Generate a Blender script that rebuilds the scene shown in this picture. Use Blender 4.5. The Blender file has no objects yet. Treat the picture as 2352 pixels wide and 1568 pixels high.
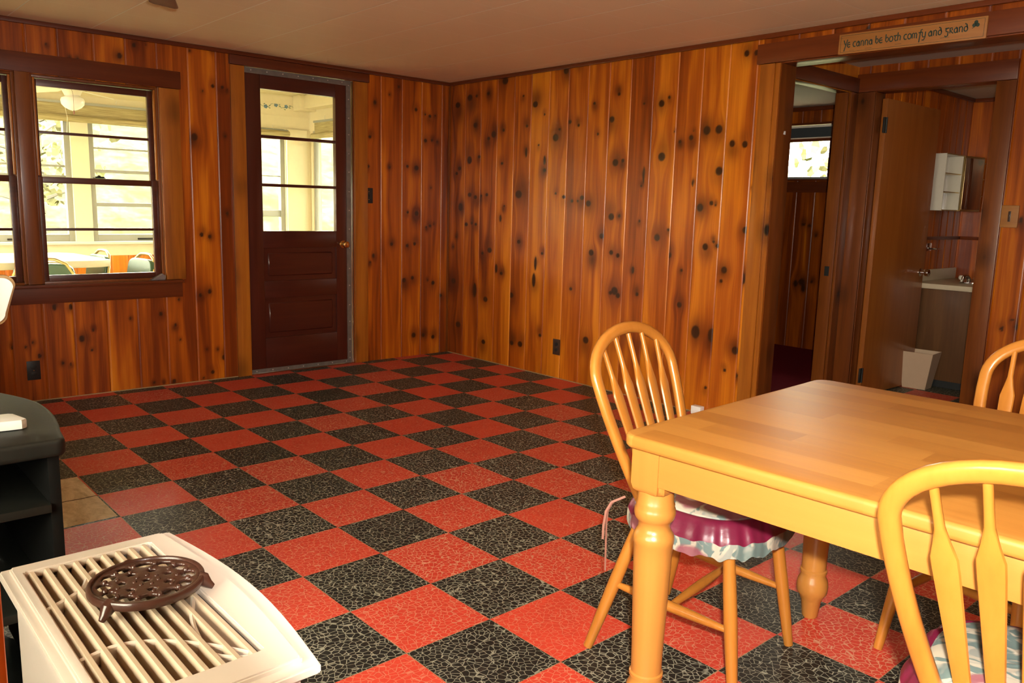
import bpy, bmesh, math, random
import numpy as np
from mathutils import Vector, Matrix, Euler
random.seed(7); rng = np.random.default_rng(11)
SC = bpy.context.scene
COL = SC.collection
PI = math.pi
T = 0.3048
SKY,SUN,FLASH,FAIM = 40,4.0,425,(.26,.22)
KN_R= [(2.123,2.182,0.0228,0.0196),(2.205,1.734,0.0269,0.0232),(1.272,1.901,0.0209,0.0202),(1.249,1.575,0.0262,0.0257),(0.921,1.72,0.0237,0.0243),(0.837,1.722,0.0231,0.024),(0.817,1.481,0.0231,0.0242),(0.654,1.629,0.0175,0.0187),(0.739,1.637,0.018,0.019),(1.032,1.683,0.0147,0.0148),(1.114,1.661,0.0101,0.01),(1.632,1.547,0.0233,0.0217),(1.568,1.559,0.0129,0.0121),(1.679,1.829,0.0205,0.0188),(2.427,1.979,0.0248,0.0206),(1.647,1.191,0.0237,0.0221),(1.576,1.198,0.0102,0.0096),(1.251,1.07,0.0213,0.0211),(1.165,1.123,0.0091,0.0091),(0.936,1.265,0.0218,0.0224),(0.856,1.293,0.013,0.0135),(0.824,1.282,0.007,0.0074),(0.88,1.031,0.0192,0.02),(0.795,1.041,0.0105,0.0111),(0.822,1.064,0.0082,0.0087),(0.611,1.142,0.0176,0.0191),(1.816,0.941,0.0218,0.0201),(1.633,0.952,0.0164,0.0154),(1.573,0.936,0.0146,0.0139),(1.726,1.059,0.0182,0.0169),(1.862,1.276,0.0219,0.0198),(1.924,1.315,0.0175,0.0157),(2.02,1.291,0.013,0.0116),(1.963,1.292,0.0096,0.0086),(1.983,1.808,0.0111,0.0098),(2.068,1.835,0.0146,0.0127),(2.169,1.79,0.01,0.0086),(1.843,1.943,0.0107,0.0096),(1.626,1.987,0.0115,0.0106),(1.412,1.911,0.0082,0.0077),(1.214,1.934,0.0103,0.01),(1.147,0.964,0.0169,0.017),(0.604,0.852,0.0155,0.017),(0.751,0.834,0.0105,0.0112),(1.045,0.877,0.0089,0.0091),(1.624,0.679,0.0135,0.0127),(1.556,0.668,0.0176,0.0168),(2.0,0.672,0.0132,0.0119),(2.388,0.702,0.0181,0.0498),(2.375,0.827,0.0126,0.0494),(2.637,0.565,0.0232,0.0194),(3.087,0.562,0.0214,0.0543),(2.947,0.501,0.0249,0.0201),(3.37,0.613,0.0273,0.021),(2.908,0.896,0.0245,0.0197),(2.996,0.867,0.0146,0.0116),(2.761,0.723,0.0159,0.013),(2.822,0.758,0.0141,0.0327),(3.29,1.228,0.0242,0.0296),(3.344,2.039,0.0284,0.0212),(3.19,2.085,0.0295,0.0224),(3.105,2.091,0.0124,0.0095),(2.963,2.099,0.016,0.0125),(3.115,1.869,0.0229,0.0176),(3.309,1.537,0.0198,0.015),(3.346,1.497,0.0155,0.0117),(3.181,1.6,0.0277,0.0288),(3.062,1.623,0.0145,0.0113),(3.173,1.326,0.0214,0.0166),(3.098,1.308,0.019,0.0148),(3.025,1.318,0.0125,0.0098),(2.957,1.328,0.0163,0.0129),(3.21,1.089,0.0196,0.0151),(3.139,1.101,0.0128,0.01),(3.087,1.093,0.0148,0.0116),(2.782,1.566,0.0136,0.011),(2.772,1.814,0.0135,0.0108),(2.766,2.174,0.0305,0.0243),(2.888,1.788,0.0258,0.0226),(2.947,1.759,0.0161,0.0126),(2.582,1.334,0.0336,0.0278),(2.511,1.639,0.0109,0.0338),(2.312,1.579,0.0122,0.0307),(2.309,1.508,0.0157,0.0133),(2.379,1.688,0.0088,0.0074),(2.104,1.319,0.015,0.0131),(2.186,1.342,0.0102,0.0088),(2.307,0.906,0.0124,0.0107),(1.386,1.463,0.0082,0.0526),(1.402,1.395,0.0083,0.0079),(1.402,1.171,0.0083,0.008),(1.437,0.848,0.0099,0.0219),(1.391,0.692,0.0126,0.0123),(1.0,1.409,0.0061,0.02),(0.582,1.389,0.0054,0.0059),(2.786,1.148,0.0118,0.0256),(2.744,1.244,0.0097,0.0079),(0.683,2.133,0.0163,0.0171),(0.62,2.13,0.0139,0.0147),(0.578,2.085,0.0063,0.0225),(2.005,2.219,0.0126,0.011),(2.51,1.831,0.0127,0.0105),(2.556,2.048,0.0091,0.0074),(2.327,1.902,0.0087,0.0073),(1.8,1.74,0.0091,0.0082),(1.16,1.724,0.0051,0.005),(1.017,1.722,0.0049,0.0049),(2.208,2.23,0.01,0.0085),(3.34,0.982,0.009,0.0069),(3.377,0.898,0.0091,0.0069),(2.567,0.979,0.0169,0.0141),(0.912,0.504,0.0289,0.0379),(0.793,0.498,0.0248,0.0399),(0.622,0.43,0.0207,0.0228),(0.684,0.3,0.0091,0.0099),(0.604,0.282,0.0118,0.0131),(1.264,0.011,0.0217,0.0219),(2.617,0.193,0.0203,0.0171),(2.521,0.197,0.0248,0.0212),(2.962,0.152,0.022,0.0178),(1.834,0.324,0.025,0.0232),(3.297,0.253,0.0295,0.023),(2.302,0.295,0.0141,0.0123),(0.812,0.169,0.0095,0.0102),(0.735,0.901,0.0181,0.0194),(0.604,0.86,0.0203,0.0304),(1.588,0.696,0.027,0.0258),(1.046,0.659,0.0166,0.0171),(1.46,0.438,0.0151,0.0147)]
KN_B= [(0.14,2.089,0.0129,0.0164),(-0.095,2.035,0.0073,0.0096),(0.228,2.164,0.0105,0.0132),(0.3,2.174,0.0033,0.0042),(0.569,2.178,0.0057,0.0069),(0.722,2.21,0.0089,0.0105),(0.646,1.936,0.0059,0.0071),(0.714,1.974,0.0104,0.0124),(0.778,1.974,0.0091,0.0107),(0.811,1.965,0.0053,0.0063),(0.581,1.638,0.019,0.0231),(0.79,1.658,0.0069,0.0082),(0.785,1.144,0.0062,0.0075),(-0.259,2.1,0.0046,0.0062),(-0.137,2.033,0.0024,0.0032),(0.605,1.001,0.0121,0.0149),(0.659,0.988,0.0096,0.0118),(0.787,1.144,0.009,0.0108),(0.582,0.593,0.0104,0.013),(0.646,0.616,0.0123,0.0153),(0.438,0.572,0.0067,0.0085),(-0.306,0.566,0.0104,0.0187),(-0.216,0.564,0.0092,0.0173),(-0.165,0.361,0.0145,0.02),(-0.097,0.411,0.0074,0.0101),(0.317,0.484,0.0106,0.0137),(0.41,0.405,0.0084,0.0107),(0.438,0.301,0.0059,0.0076),(0.612,0.219,0.0053,0.0067),(0.692,0.209,0.0045,0.0056),(-0.279,0.219,0.0071,0.01),(-0.236,0.208,0.0057,0.008),(-0.473,0.338,0.0053,0.0077),(-0.435,0.361,0.004,0.0058),(-0.543,0.34,0.0078,0.0114),(-0.403,0.276,0.0095,0.0137),(0.258,0.03,0.0073,0.0097),(0.386,0.024,0.0101,0.0131),(0.315,0.016,0.0041,0.0054),(0.649,0.055,0.0107,0.0135),(0.585,0.022,0.0053,0.0067),(0.733,0.15,0.0146,0.0181),(-0.111,0.283,0.0066,0.0091),(0.126,0.468,0.0062,0.0083),(1.964,1.996,0.0109,0.0164),(2.18,2.135,0.0093,0.0093),(2.094,2.067,0.0061,0.0062),(2.344,1.979,0.0128,0.0128),(2.479,1.94,0.0132,0.013),(2.435,1.949,0.0065,0.0065),(2.532,1.949,0.0067,0.0065),(2.438,1.746,0.0142,0.0141),(2.501,1.754,0.01,0.0098),(2.554,1.747,0.009,0.0088),(1.919,1.738,0.0118,0.0124),(1.903,1.517,0.0119,0.0125),(2.098,1.518,0.0082,0.0085),(2.265,1.535,0.0117,0.0119),(2.353,1.527,0.0184,0.0185),(2.269,1.173,0.0086,0.0088),(2.356,1.166,0.0186,0.0189),(2.497,1.374,0.0067,0.0067),(2.356,1.169,0.0161,0.0163),(2.271,1.177,0.0079,0.0081),(2.116,0.923,0.0132,0.0138),(2.267,0.907,0.0125,0.0129),(2.338,0.923,0.0127,0.013),(1.949,0.834,0.0107,0.0164),(1.872,0.826,0.0073,0.0181),(1.919,0.784,0.0085,0.0091),(2.237,0.63,0.017,0.0178),(2.318,0.646,0.0138,0.0143),(2.527,0.597,0.0156,0.0159),(2.473,0.619,0.0071,0.0073),(2.607,0.487,0.0135,0.0136),(2.335,0.171,0.0187,0.0196),(2.432,0.163,0.0143,0.0148),(2.532,0.14,0.0158,0.0162),(2.491,1.067,0.0118,0.0119),(2.452,1.057,0.0082,0.0083),(2.53,1.081,0.0048,0.0048)]

# ------------------------------------------------------------------ objects
def link(o, parent=None):
    COL.objects.link(o)
    if parent is not None: o.parent = parent
    return o
def thing(name, label, cat, loc=(0,0,0), rz=0.0, group=None, kind=None):
    o = bpy.data.objects.new(name, None); o.empty_display_size = .05
    link(o); o.location = loc; o.rotation_euler = (0,0,rz)
    o['label'] = label; o['category'] = cat
    if group: o['group'] = group
    if kind: o['kind'] = kind
    return o
def tag(o, label=None, cat=None, group=None, kind=None):
    if label: o['label'] = label
    if cat: o['category'] = cat
    if group: o['group'] = group
    if kind: o['kind'] = kind
    return o
class MB:
    """collects shapes into one bmesh"""
    def __init__(s): s.bm = bmesh.new()
    def merge(s, b2, M=None):
        if M is not None: bmesh.ops.transform(b2, matrix=M, verts=b2.verts)
        me = bpy.data.meshes.new('tmp'); b2.to_mesh(me); b2.free(); s.bm.from_mesh(me); bpy.data.meshes.remove(me)
    def box(s, x0,x1,y0,y1,z0,z1, bev=0.0, seg=2, M=None):
        b = bmesh.new(); bmesh.ops.create_cube(b, size=1)
        for v in b.verts:
            v.co = Vector(((x0+x1)/2+v.co.x*(x1-x0), (y0+y1)/2+v.co.y*(y1-y0), (z0+z1)/2+v.co.z*(z1-z0)))
        if bev>0: bmesh.ops.bevel(b, geom=b.edges[:]+b.verts[:], offset=bev, segments=seg, profile=.6, affect='EDGES')
        s.merge(b, M); return s
    def lathe(s, prof, n=28, M=None, cap=True):
        b = bmesh.new(); rings=[]
        for r,z in prof:
            rings.append([b.verts.new((r*math.cos(2*PI*i/n), r*math.sin(2*PI*i/n), z)) for i in range(n)])
        for a,c in zip(rings, rings[1:]):
            for i in range(n):
                b.faces.new((a[i],a[(i+1)%n],c[(i+1)%n],c[i]))
        if cap:
            b.faces.new(rings[0][::-1]); b.faces.new(rings[-1])
        bmesh.ops.recalc_face_normals(b, faces=b.faces[:])
        s.merge(b, M); return s
    def tube(s, pts, rad, n=12, closed=False, ab=None, up=None):
        """sweep an ellipse (a = along 'up x tangent', b = along up) ; rad scalar / list ; ab list of (a,b)"""
        P=[Vector(p) for p in pts]; m=len(P); rings=[]; b=bmesh.new()
        nrm = Vector(up) if up is not None else None
        for i in range(m):
            if closed: t=(P[(i+1)%m]-P[i-1]).normalized()
            else: t=(P[min(i+1,m-1)]-P[max(i-1,0)]).normalized()
            if nrm is None:
                nrm = t.orthogonal().normalized()
            w = (nrm - t*nrm.dot(t))
            if w.length<1e-6: w=t.orthogonal()
            w.normalize()
            if up is None: nrm=w
            q = t.cross(w).normalized()
            if ab is not None: a_,b_ = ab[i] if isinstance(ab,list) else ab
            else: a_=b_= rad[i] if isinstance(rad,(list,tuple)) else rad
            ex = 0.75 if ab is not None else 1.0
            ring=[]
            for k in range(n):
                c_=math.cos(2*PI*k/n); s_=math.sin(2*PI*k/n)
                cc=math.copysign(abs(c_)**ex,c_); ss=math.copysign(abs(s_)**ex,s_)
                ring.append(b.verts.new(P[i]+q*(a_*cc)+w*(b_*ss)))
            rings.append(ring)
        prs = list(zip(rings, rings[1:]))+([(rings[-1],rings[0])] if closed else [])
        for A,B in prs:
            for k in range(n): b.faces.new((A[k],A[(k+1)%n],B[(k+1)%n],B[k]))
        if not closed: b.faces.new(rings[0][::-1]); b.faces.new(rings[-1])
        bmesh.ops.recalc_face_normals(b, faces=b.faces[:])
        s.merge(b); return s
    def prism(s, poly, z0, z1, bev=0.0, seg=2, M=None):
        b=bmesh.new(); lo=[b.verts.new((x,y,z0)) for x,y in poly]; hi=[b.verts.new((x,y,z1)) for x,y in poly]
        n=len(poly); b.faces.new(lo[::-1]); top=b.faces.new(hi)
        for i in range(n): b.faces.new((lo[i],lo[(i+1)%n],hi[(i+1)%n],hi[i]))
        bmesh.ops.recalc_face_normals(b, faces=b.faces[:])
        if bev>0:
            ed=[e for e in b.edges if abs(e.verts[0].co.z-e.verts[1].co.z)<1e-6]
            bmesh.ops.bevel(b, geom=ed, offset=bev, segments=seg, profile=.6, affect='EDGES')
        s.merge(b, M); return s
    def grid(s, fn, nu, nv, closeu=False):
        b=bmesh.new(); V=[[b.verts.new(fn(i/(nu if closeu else nu-1), j/(nv-1))) for j in range(nv)] for i in range(nu)]
        for i in range(nu if closeu else nu-1):
            for j in range(nv-1):
                b.faces.new((V[i][j],V[(i+1)%nu][j],V[(i+1)%nu][j+1],V[i][j+1]))
        s.merge(b); return s
    def build(s, name, mat, parent=None, smooth=True, label=None, kind=None, angle=40):
        me = bpy.data.meshes.new(name); s.bm.to_mesh(me); s.bm.free()
        me.materials.append(mat)
        if smooth:
            for p in me.polygons: p.use_smooth=True
            me.set_sharp_from_angle(angle=math.radians(angle))
        o = bpy.data.objects.new(name, me); link(o, parent)
        if label: o['label']=label
        if kind: o['kind']=kind
        elif parent is None: pass
        return o
def struct(name, mb, mat, **k):
    o = mb.build(name, mat, **k); o['kind']='structure'; return o
def copy_tree(o, parent=None):
    c=o.copy(); COL.objects.link(c)
    if parent is not None: c.parent=parent
    for ch in [x for x in COL.objects if x.parent==o and x!=c]: copy_tree(ch, c)
    return c
def Rx(a): return Matrix.Rotation(a,4,'X')
def Ry(a): return Matrix.Rotation(a,4,'Y')
def Rz(a): return Matrix.Rotation(a,4,'Z')
def Tr(x,y,z): return Matrix.Translation((x,y,z))
# frame for things mounted on the x = const wall, seen from -x : local x -> -y (picture right), local y -> up(z), local z -> -x (out of wall)
def on_xwall(x,y,z): return Tr(x,y,z) @ Matrix(((0,0,-1,0),(-1,0,0,0),(0,1,0,0),(0,0,0,1)))
# y = const wall, seen from -y : local x -> +x, local y -> z, local z -> -y
def on_ywall(x,y,z): return Tr(x,y,z) @ Matrix(((1,0,0,0),(0,0,-1,0),(0,1,0,0),(0,0,0,1)))

# ------------------------------------------------------------------ materials
class NT:
    def __init__(s, name):
        s.m=bpy.data.materials.new(name); s.m.use_nodes=True; s.t=s.m.node_tree; s.t.nodes.clear()
        s.out=s.n('ShaderNodeOutputMaterial')
    def n(s, typ, **props):
        nd=s.t.nodes.new(typ)
        for k,v in props.items(): setattr(nd,k,v)
        return nd
    def put(s, sock, v):
        if v is None: return
        if hasattr(v,'is_output') or isinstance(v, bpy.types.NodeSocket): s.t.links.new(v, sock)
        else:
            if isinstance(v,(tuple,list)) and sock.type=='RGBA' and len(v)==3: v=(*v,1)
            sock.default_value=v
    def math(s, op, a, b=0.0, c=None, clamp=False):
        nd=s.n('ShaderNodeMath', operation=op, use_clamp=clamp); s.put(nd.inputs[0],a); s.put(nd.inputs[1],b)
        if c is not None: s.put(nd.inputs[2],c)
        return nd.outputs[0]
    def vmath(s, op, a, b=(0,0,0)):
        nd=s.n('ShaderNodeVectorMath', operation=op); s.put(nd.inputs[0],a); s.put(nd.inputs[1],b)
        return nd.outputs[0]
    def mix(s, f, a, b, mode='MIX'):
        nd=s.n('ShaderNodeMix', data_type='RGBA', blend_type=mode); s.put(nd.inputs[0],f); s.put(nd.inputs[6],a); s.put(nd.inputs[7],b)
        return nd.outputs[2]
    def ramp(s, f, stops, interp='LINEAR'):
        nd=s.n('ShaderNodeValToRGB'); cr=nd.color_ramp; cr.interpolation=interp
        while len(cr.elements)<len(stops): cr.elements.new(.5)
        for e,(p,c) in zip(cr.elements,stops):
            e.position=p; e.color=(*c,1) if len(c)==3 else c
        s.put(nd.inputs[0],f); return nd.outputs[0]
    def noise(s, vec, scale=5, detail=3, rough=.5, dist=0, dim='3D'):
        nd=s.n('ShaderNodeTexNoise', noise_dimensions=dim); s.put(nd.inputs['Vector'],vec)
        nd.inputs['Scale'].default_value=scale; nd.inputs['Detail'].default_value=detail; nd.inputs['Roughness'].default_value=rough; nd.inputs['Distortion'].default_value=dist
        return nd.outputs[0]
    def voro(s, vec, scale, feature='F1', rnd=1.0, out=0):
        nd=s.n('ShaderNodeTexVoronoi', feature=feature); s.put(nd.inputs['Vector'],vec); nd.inputs['Scale'].default_value=scale; nd.inputs['Randomness'].default_value=rnd
        return nd.outputs[out]
    def obj(s): return s.n('ShaderNodeTexCoord').outputs['Object']
    def pos(s): return s.n('ShaderNodeNewGeometry').outputs['Position']
    def attr(s, name, out='Fac'): 
        return s.n('ShaderNodeAttribute', attribute_name=name).outputs[out]
    def scl(s, vec, sc, loc=(0,0,0)):
        nd=s.n('ShaderNodeMapping'); s.put(nd.inputs[0],vec); nd.inputs['Scale'].default_value=sc; nd.inputs['Location'].default_value=loc
        return nd.outputs[0]
    def sep(s, v): 
        nd=s.n('ShaderNodeSeparateXYZ'); s.put(nd.inputs[0],v); return nd.outputs
    def comb(s, x,y,z):
        nd=s.n('ShaderNodeCombineXYZ'); s.put(nd.inputs[0],x); s.put(nd.inputs[1],y); s.put(nd.inputs[2],z); return nd.outputs[0]
    def mrange(s, v, a,b,c=0.0,d=1.0, smooth=False):
        nd=s.n('ShaderNodeMapRange', interpolation_type='SMOOTHSTEP' if smooth else 'LINEAR'); s.put(nd.inputs[0],v)
        for i,x in enumerate((a,b,c,d)): nd.inputs[1+i].default_value=x
        return nd.outputs[0]
    def bump(s, h, strength=.3, dist=.01, inv=False):
        nd=s.n('ShaderNodeBump', invert=inv); s.put(nd.inputs['Height'],h); nd.inputs['Strength'].default_value=strength; nd.inputs['Distance'].default_value=dist
        return nd.outputs[0]
    def bsdf(s, col, rough=.5, metal=0.0, spec=.5, coat=0.0, coatr=.1, normal=None, **kw):
        b=s.n('ShaderNodeBsdfPrincipled'); s.put(b.inputs['Base Color'],col); s.put(b.inputs['Roughness'],rough); s.put(b.inputs['Metallic'],metal)
        b.inputs['Specular IOR Level'].default_value=spec; b.inputs['Coat Weight'].default_value=coat; b.inputs['Coat Roughness'].default_value=coatr
        if normal is not None: s.put(b.inputs['Normal'],normal)
        for k,v in kw.items(): s.put(b.inputs[k.replace('_',' ')],v)
        s.t.links.new(b.outputs[0], s.out.inputs[0]); return b
def flat(name, col, rough=.5, metal=0.0, coat=0.0, var=.0, spec=.5, bumpn=0.0, vscale=30):
    m=NT(name); c=col; nrm=None
    nz=m.noise(m.obj(), vscale, 3)
    if var>0: c=m.mix(nz, tuple(x*(1-var) for x in col), tuple(min(1,x*(1+var)) for x in col))
    if bumpn>0: nrm=m.bump(nz, bumpn, .004)
    m.bsdf(c, rough, metal, spec, coat, .08, nrm); return m.m

def wood(name, dark, mid, light, axis='z', freq=26, knots=0.0, rough=.34, coat=.12, contrast=1.0, seed=0.0):
    m=NT(name); p=m.scl(m.obj(),(1,1,1),(seed,seed*.7,seed*1.3))
    s=[1,1,1]; s['xyz'.index(axis)]=.055
    pm=m.scl(p,tuple(s))
    big=m.noise(m.scl(p,tuple(3 if v==1 else .35 for v in s)),1.6,2,.5,.6)
    fine=m.noise(pm,freq*6,3,.6,.3)
    mid_n=m.noise(pm,freq,3,.55,.8)
    f=m.math('ADD', m.math('MULTIPLY',mid_n,.55*contrast), m.math('ADD', m.math('MULTIPLY',fine,.2*contrast), m.math('MULTIPLY',big,.45*contrast)))
    f=m.math('SUBTRACT',f,.6*contrast-.5)
    col=m.ramp(f,[(.22,dark),(.5,mid),(.8,light)])
    if knots>0:
        s2=[1,1,1]; s2['xyz'.index(axis)]=.62
        kv=m.scl(p,tuple(s2))
        d=m.voro(kv,knots,rnd=1.0)
        halo=m.mrange(d,.30,.08,0,1,True); core=m.mrange(d,.10,.055,0,1,True)
        col=m.mix(m.math('MULTIPLY',halo,.55),col,tuple(x*.35 for x in dark))
        col=m.mix(core,col,(.012,.006,.003))
    nrm=m.bump(fine,.06,.002)
    m.bsdf(col, rough, 0, .5, coat, .12, nrm); return m.m

def mat_pine_panel():
    m=NT('knotty_pine_panelling')
    u=m.attr('gu'); z=m.attr('gz'); b=m.attr('brd'); core=m.attr('core'); halo=m.attr('halo')
    bo=m.math('MULTIPLY',b,37.0)
    v1=m.comb(m.math('MULTIPLY',u,38.0), bo, m.math('MULTIPLY',z,1.1))
    v2=m.comb(m.math('MULTIPLY',u,190.0), bo, m.math('MULTIPLY',z,2.6))
    v3=m.comb(m.math('MULTIPLY',u,9.0), bo, m.math('MULTIPLY',z,.75))
    n1=m.noise(v1,1,3,.55,.35); n2=m.noise(v2,1,2,.6,.1); n3=m.noise(v3,1,2,.5,.9)
    f=m.math('ADD', m.math('MULTIPLY',n1,.34), m.math('ADD', m.math('MULTIPLY',n2,.16), m.math('MULTIPLY',n3,.80)))
    f=m.math('ADD', m.math('SUBTRACT',f,.20), m.math('MULTIPLY', m.math('SUBTRACT',b,.5), .34))
    f=m.math('SUBTRACT', f, m.math('MULTIPLY',halo,.06))
    col=m.ramp(f,[(.06,(.10,.017,.0018)),(.25,(.185,.031,.002)),(.43,(.39,.083,.0032)),(.60,(.61,.178,.0065)),(.85,(.76,.30,.018))])
    col=m.mix(m.math('MULTIPLY',halo,m.math('ADD',.15,m.math('MULTIPLY',n1,1.1)),clamp=True),col,(.062,.0115,.0018))
    ring=m.noise(m.comb(m.math('MULTIPLY',core,2.5),bo,m.math('MULTIPLY',u,60)),3,2)
    kc=m.mix(ring,(.022,.0065,.0015),(.065,.019,.005))
    col=m.mix(core,col,kc)
    rough=m.math('ADD',m.math('MULTIPLY',n2,.10),.27)
    nrm=m.bump(m.math('ADD',n2,m.math('MULTIPLY',n1,.5)),.05,.002)
    m.bsdf(col,rough,0,.42,.10,.14,nrm); return m.m

def mat_floor():
    m=NT('crackle_vinyl_tiles'); P=m.pos(); x,y,z=m.sep(P)
    tx=m.math('DIVIDE',x,T); ty=m.math('DIVIDE',y,T)
    ix=m.math('FLOOR',tx); iy=m.math('FLOOR',ty)
    par=m.math('MODULO', m.math('ADD', m.math('ADD',ix,iy), 200.0), 2.0)     # 0 red, 1 black
    isb=m.math('GREATER_THAN',par,.5)
    wn=m.n('ShaderNodeTexWhiteNoise',noise_dimensions='2D'); m.put(wn.inputs['Vector'], m.comb(ix,iy,0)); r1=wn.outputs[0]; rc=wn.outputs[1]
    off=m.vmath('MULTIPLY',rc,(3.0,3.0,3.0))
    pw=m.vmath('ADD', m.vmath('ADD',P,off), m.vmath('MULTIPLY', m.n('ShaderNodeTexNoise').outputs[1], (0,0,0)))
    vd=m.voro(m.scl(pw,(1,1,0)), 54, 'DISTANCE_TO_EDGE', .9)
    dirt=m.noise(P,2.2,3,.6); dirt2=m.noise(P,14,4,.65)
    wid=m.math('ADD', m.math('MULTIPLY',r1,.030), .046)
    line=m.math('SUBTRACT',1.0, m.math('SMOOTH_MIN', m.math('DIVIDE',vd,wid),1.0,.25),clamp=True)
    line=m.math('MULTIPLY', line, m.mrange(dirt2,.28,.5,.5,1.0))
    red=m.mix(dirt,(.56,.046,.024),(.68,.072,.036)); red=m.mix(m.math('MULTIPLY',r1,.4),red,(.40,.030,.022))
    blk=m.mix(dirt2,(.008,.008,.0065),(.022,.021,.017))
    lineb=(.52,.50,.36); liner=(.66,.38,.22)
    cr=m.mix(m.math('MULTIPLY',line,m.math('ADD',.45,m.math('MULTIPLY',r1,.4))),red,liner); cb=m.mix(m.math('MULTIPLY',line,.74),blk,lineb)
    col=m.mix(isb,cr,cb)
    # worn dusty scuffs
    sc=m.mrange(m.noise(P,5.5,5,.75,.4),.60,.80,0,.28)
    col=m.mix(sc,col,(.26,.20,.13))
    # tile joints
    fx=m.math('ABSOLUTE',m.math('SUBTRACT',m.math('FRACT',tx),.5)); fy=m.math('ABSOLUTE',m.math('SUBTRACT',m.math('FRACT',ty),.5))
    edge=m.math('MAXIMUM',fx,fy); jn=m.mrange(edge,.4935,.498,0,1)
    jm=m.math('MULTIPLY',jn,m.mrange(m.noise(P,9,2),.42,.62,.15,.85))
    col=m.mix(jm,col,(.34,.26,.14))
    # missing tiles: worn plywood / mastic
    mz=m.math('MULTIPLY', m.math('MULTIPLY', m.math('GREATER_THAN',ty,m.math('ADD',4.02,m.math('MULTIPLY',dirt2,.06))), m.math('LESS_THAN',ty,5.99)), m.math('MULTIPLY', m.math('GREATER_THAN',tx,-4.0), m.math('LESS_THAN',tx,-2.02)))
    ply=m.ramp(m.noise(m.scl(P,(1,.45,1)),14,6,.75,.5),[(.28,(.12,.08,.035)),(.38,(.55,.43,.24)),(.6,(.80,.67,.42)),(.8,(.88,.77,.55))])
    pj=m.mrange(m.math('ABSOLUTE',m.math('SUBTRACT',ty,m.math('ADD',4.98,m.math('MULTIPLY',dirt2,.05)))),.02,.008,0,1)
    ply=m.mix(pj,ply,(.06,.035,.015))
    col=m.mix(mz,col,ply)
    rough=m.mix(mz, m.math('ADD',m.math('MULTIPLY',dirt2,.25),.36), (.85,.85,.85))
    h=m.math('SUBTRACT', m.math('SUBTRACT',1.0,m.math('MULTIPLY',line,.25)), m.math('ADD',m.math('MULTIPLY',jn,.8),m.math('MULTIPLY',mz,2.0)))
    m.bsdf(col,rough,0,.30,0,.1,m.bump(h,.35,.0012)); return m.m

def mat_ceiling(name='ceiling_tiles', base=(.92,.74,.46), px=.43, py=.325, ox=2.13, oy=2.856):
    m=NT(name); P=m.pos(); x,y,z=m.sep(P)
    a=m.math('FRACT',m.math('ADD',m.math('DIVIDE',m.math('SUBTRACT',x,ox),px),100.5)); b=m.math('FRACT',m.math('ADD',m.math('DIVIDE',m.math('SUBTRACT',y,oy),py),100.5))
    da=m.math('MULTIPLY',m.math('ABSOLUTE',m.math('SUBTRACT',a,.5)),px); db=m.math('MULTIPLY',m.math('ABSOLUTE',m.math('SUBTRACT',b,.5)),py)
    ga=m.mrange(da,.0045,.0022,0,1); gb=m.math('MULTIPLY',m.mrange(db,.003,.001,0,1),.55)
    g=m.math('MAXIMUM',ga,gb)
    spk=m.noise(P,160,2,.7); big=m.noise(P,1.3,2)
    c=m.mix(big,tuple(v*.93 for v in base),tuple(v*1.05 for v in base)); c=m.mix(m.math('MULTIPLY',spk,.12),c,(.35,.28,.2))
    c=m.mix(m.math('MULTIPLY',g,.95),c,(1.0,.95,.74))
    m.bsdf(c,.62,0,.35,0,.1,m.bump(m.math('SUBTRACT',1.0,g),.3,.003)); return m.m

def mat_butcher():
    m=NT('butcher_block_maple'); p=m.obj(); x,y,z=m.sep(p)
    i=m.math('FLOOR',m.math('DIVIDE',x,.083)); 
    w=m.n('ShaderNodeTexWhiteNoise',noise_dimensions='1D'); m.put(w.inputs['W'],i)
    j=m.math('FLOOR',m.math('ADD',m.math('DIVIDE',y,.52),m.math('MULTIPLY',w.outputs[0],7)))
    w2=m.n('ShaderNodeTexWhiteNoise',noise_dimensions='2D'); m.put(w2.inputs['Vector'],m.comb(i,j,0)); r=w2.outputs[0]
    g=m.noise(m.comb(m.math('ADD',m.math('MULTIPLY',x,60),m.math('MULTIPLY',r,40)),m.math('MULTIPLY',y,3.2),z),1,4,.6,.5)
    fi=m.noise(m.comb(m.math('MULTIPLY',x,320),m.math('MULTIPLY',y,8),z),1,2,.6)
    f=m.math('ADD',m.math('ADD',m.math('MULTIPLY',r,.38),m.math('MULTIPLY',g,.45)),m.math('MULTIPLY',fi,.12))
    col=m.ramp(f,[(.2,(.32,.120,.017)),(.5,(.42,.175,.029)),(.8,(.52,.24,.048))])
    m.bsdf(col,m.math('ADD',m.math('MULTIPLY',g,.12),.40),0,.4,.04,.3,m.bump(fi,.03,.001)); return m.m

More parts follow.
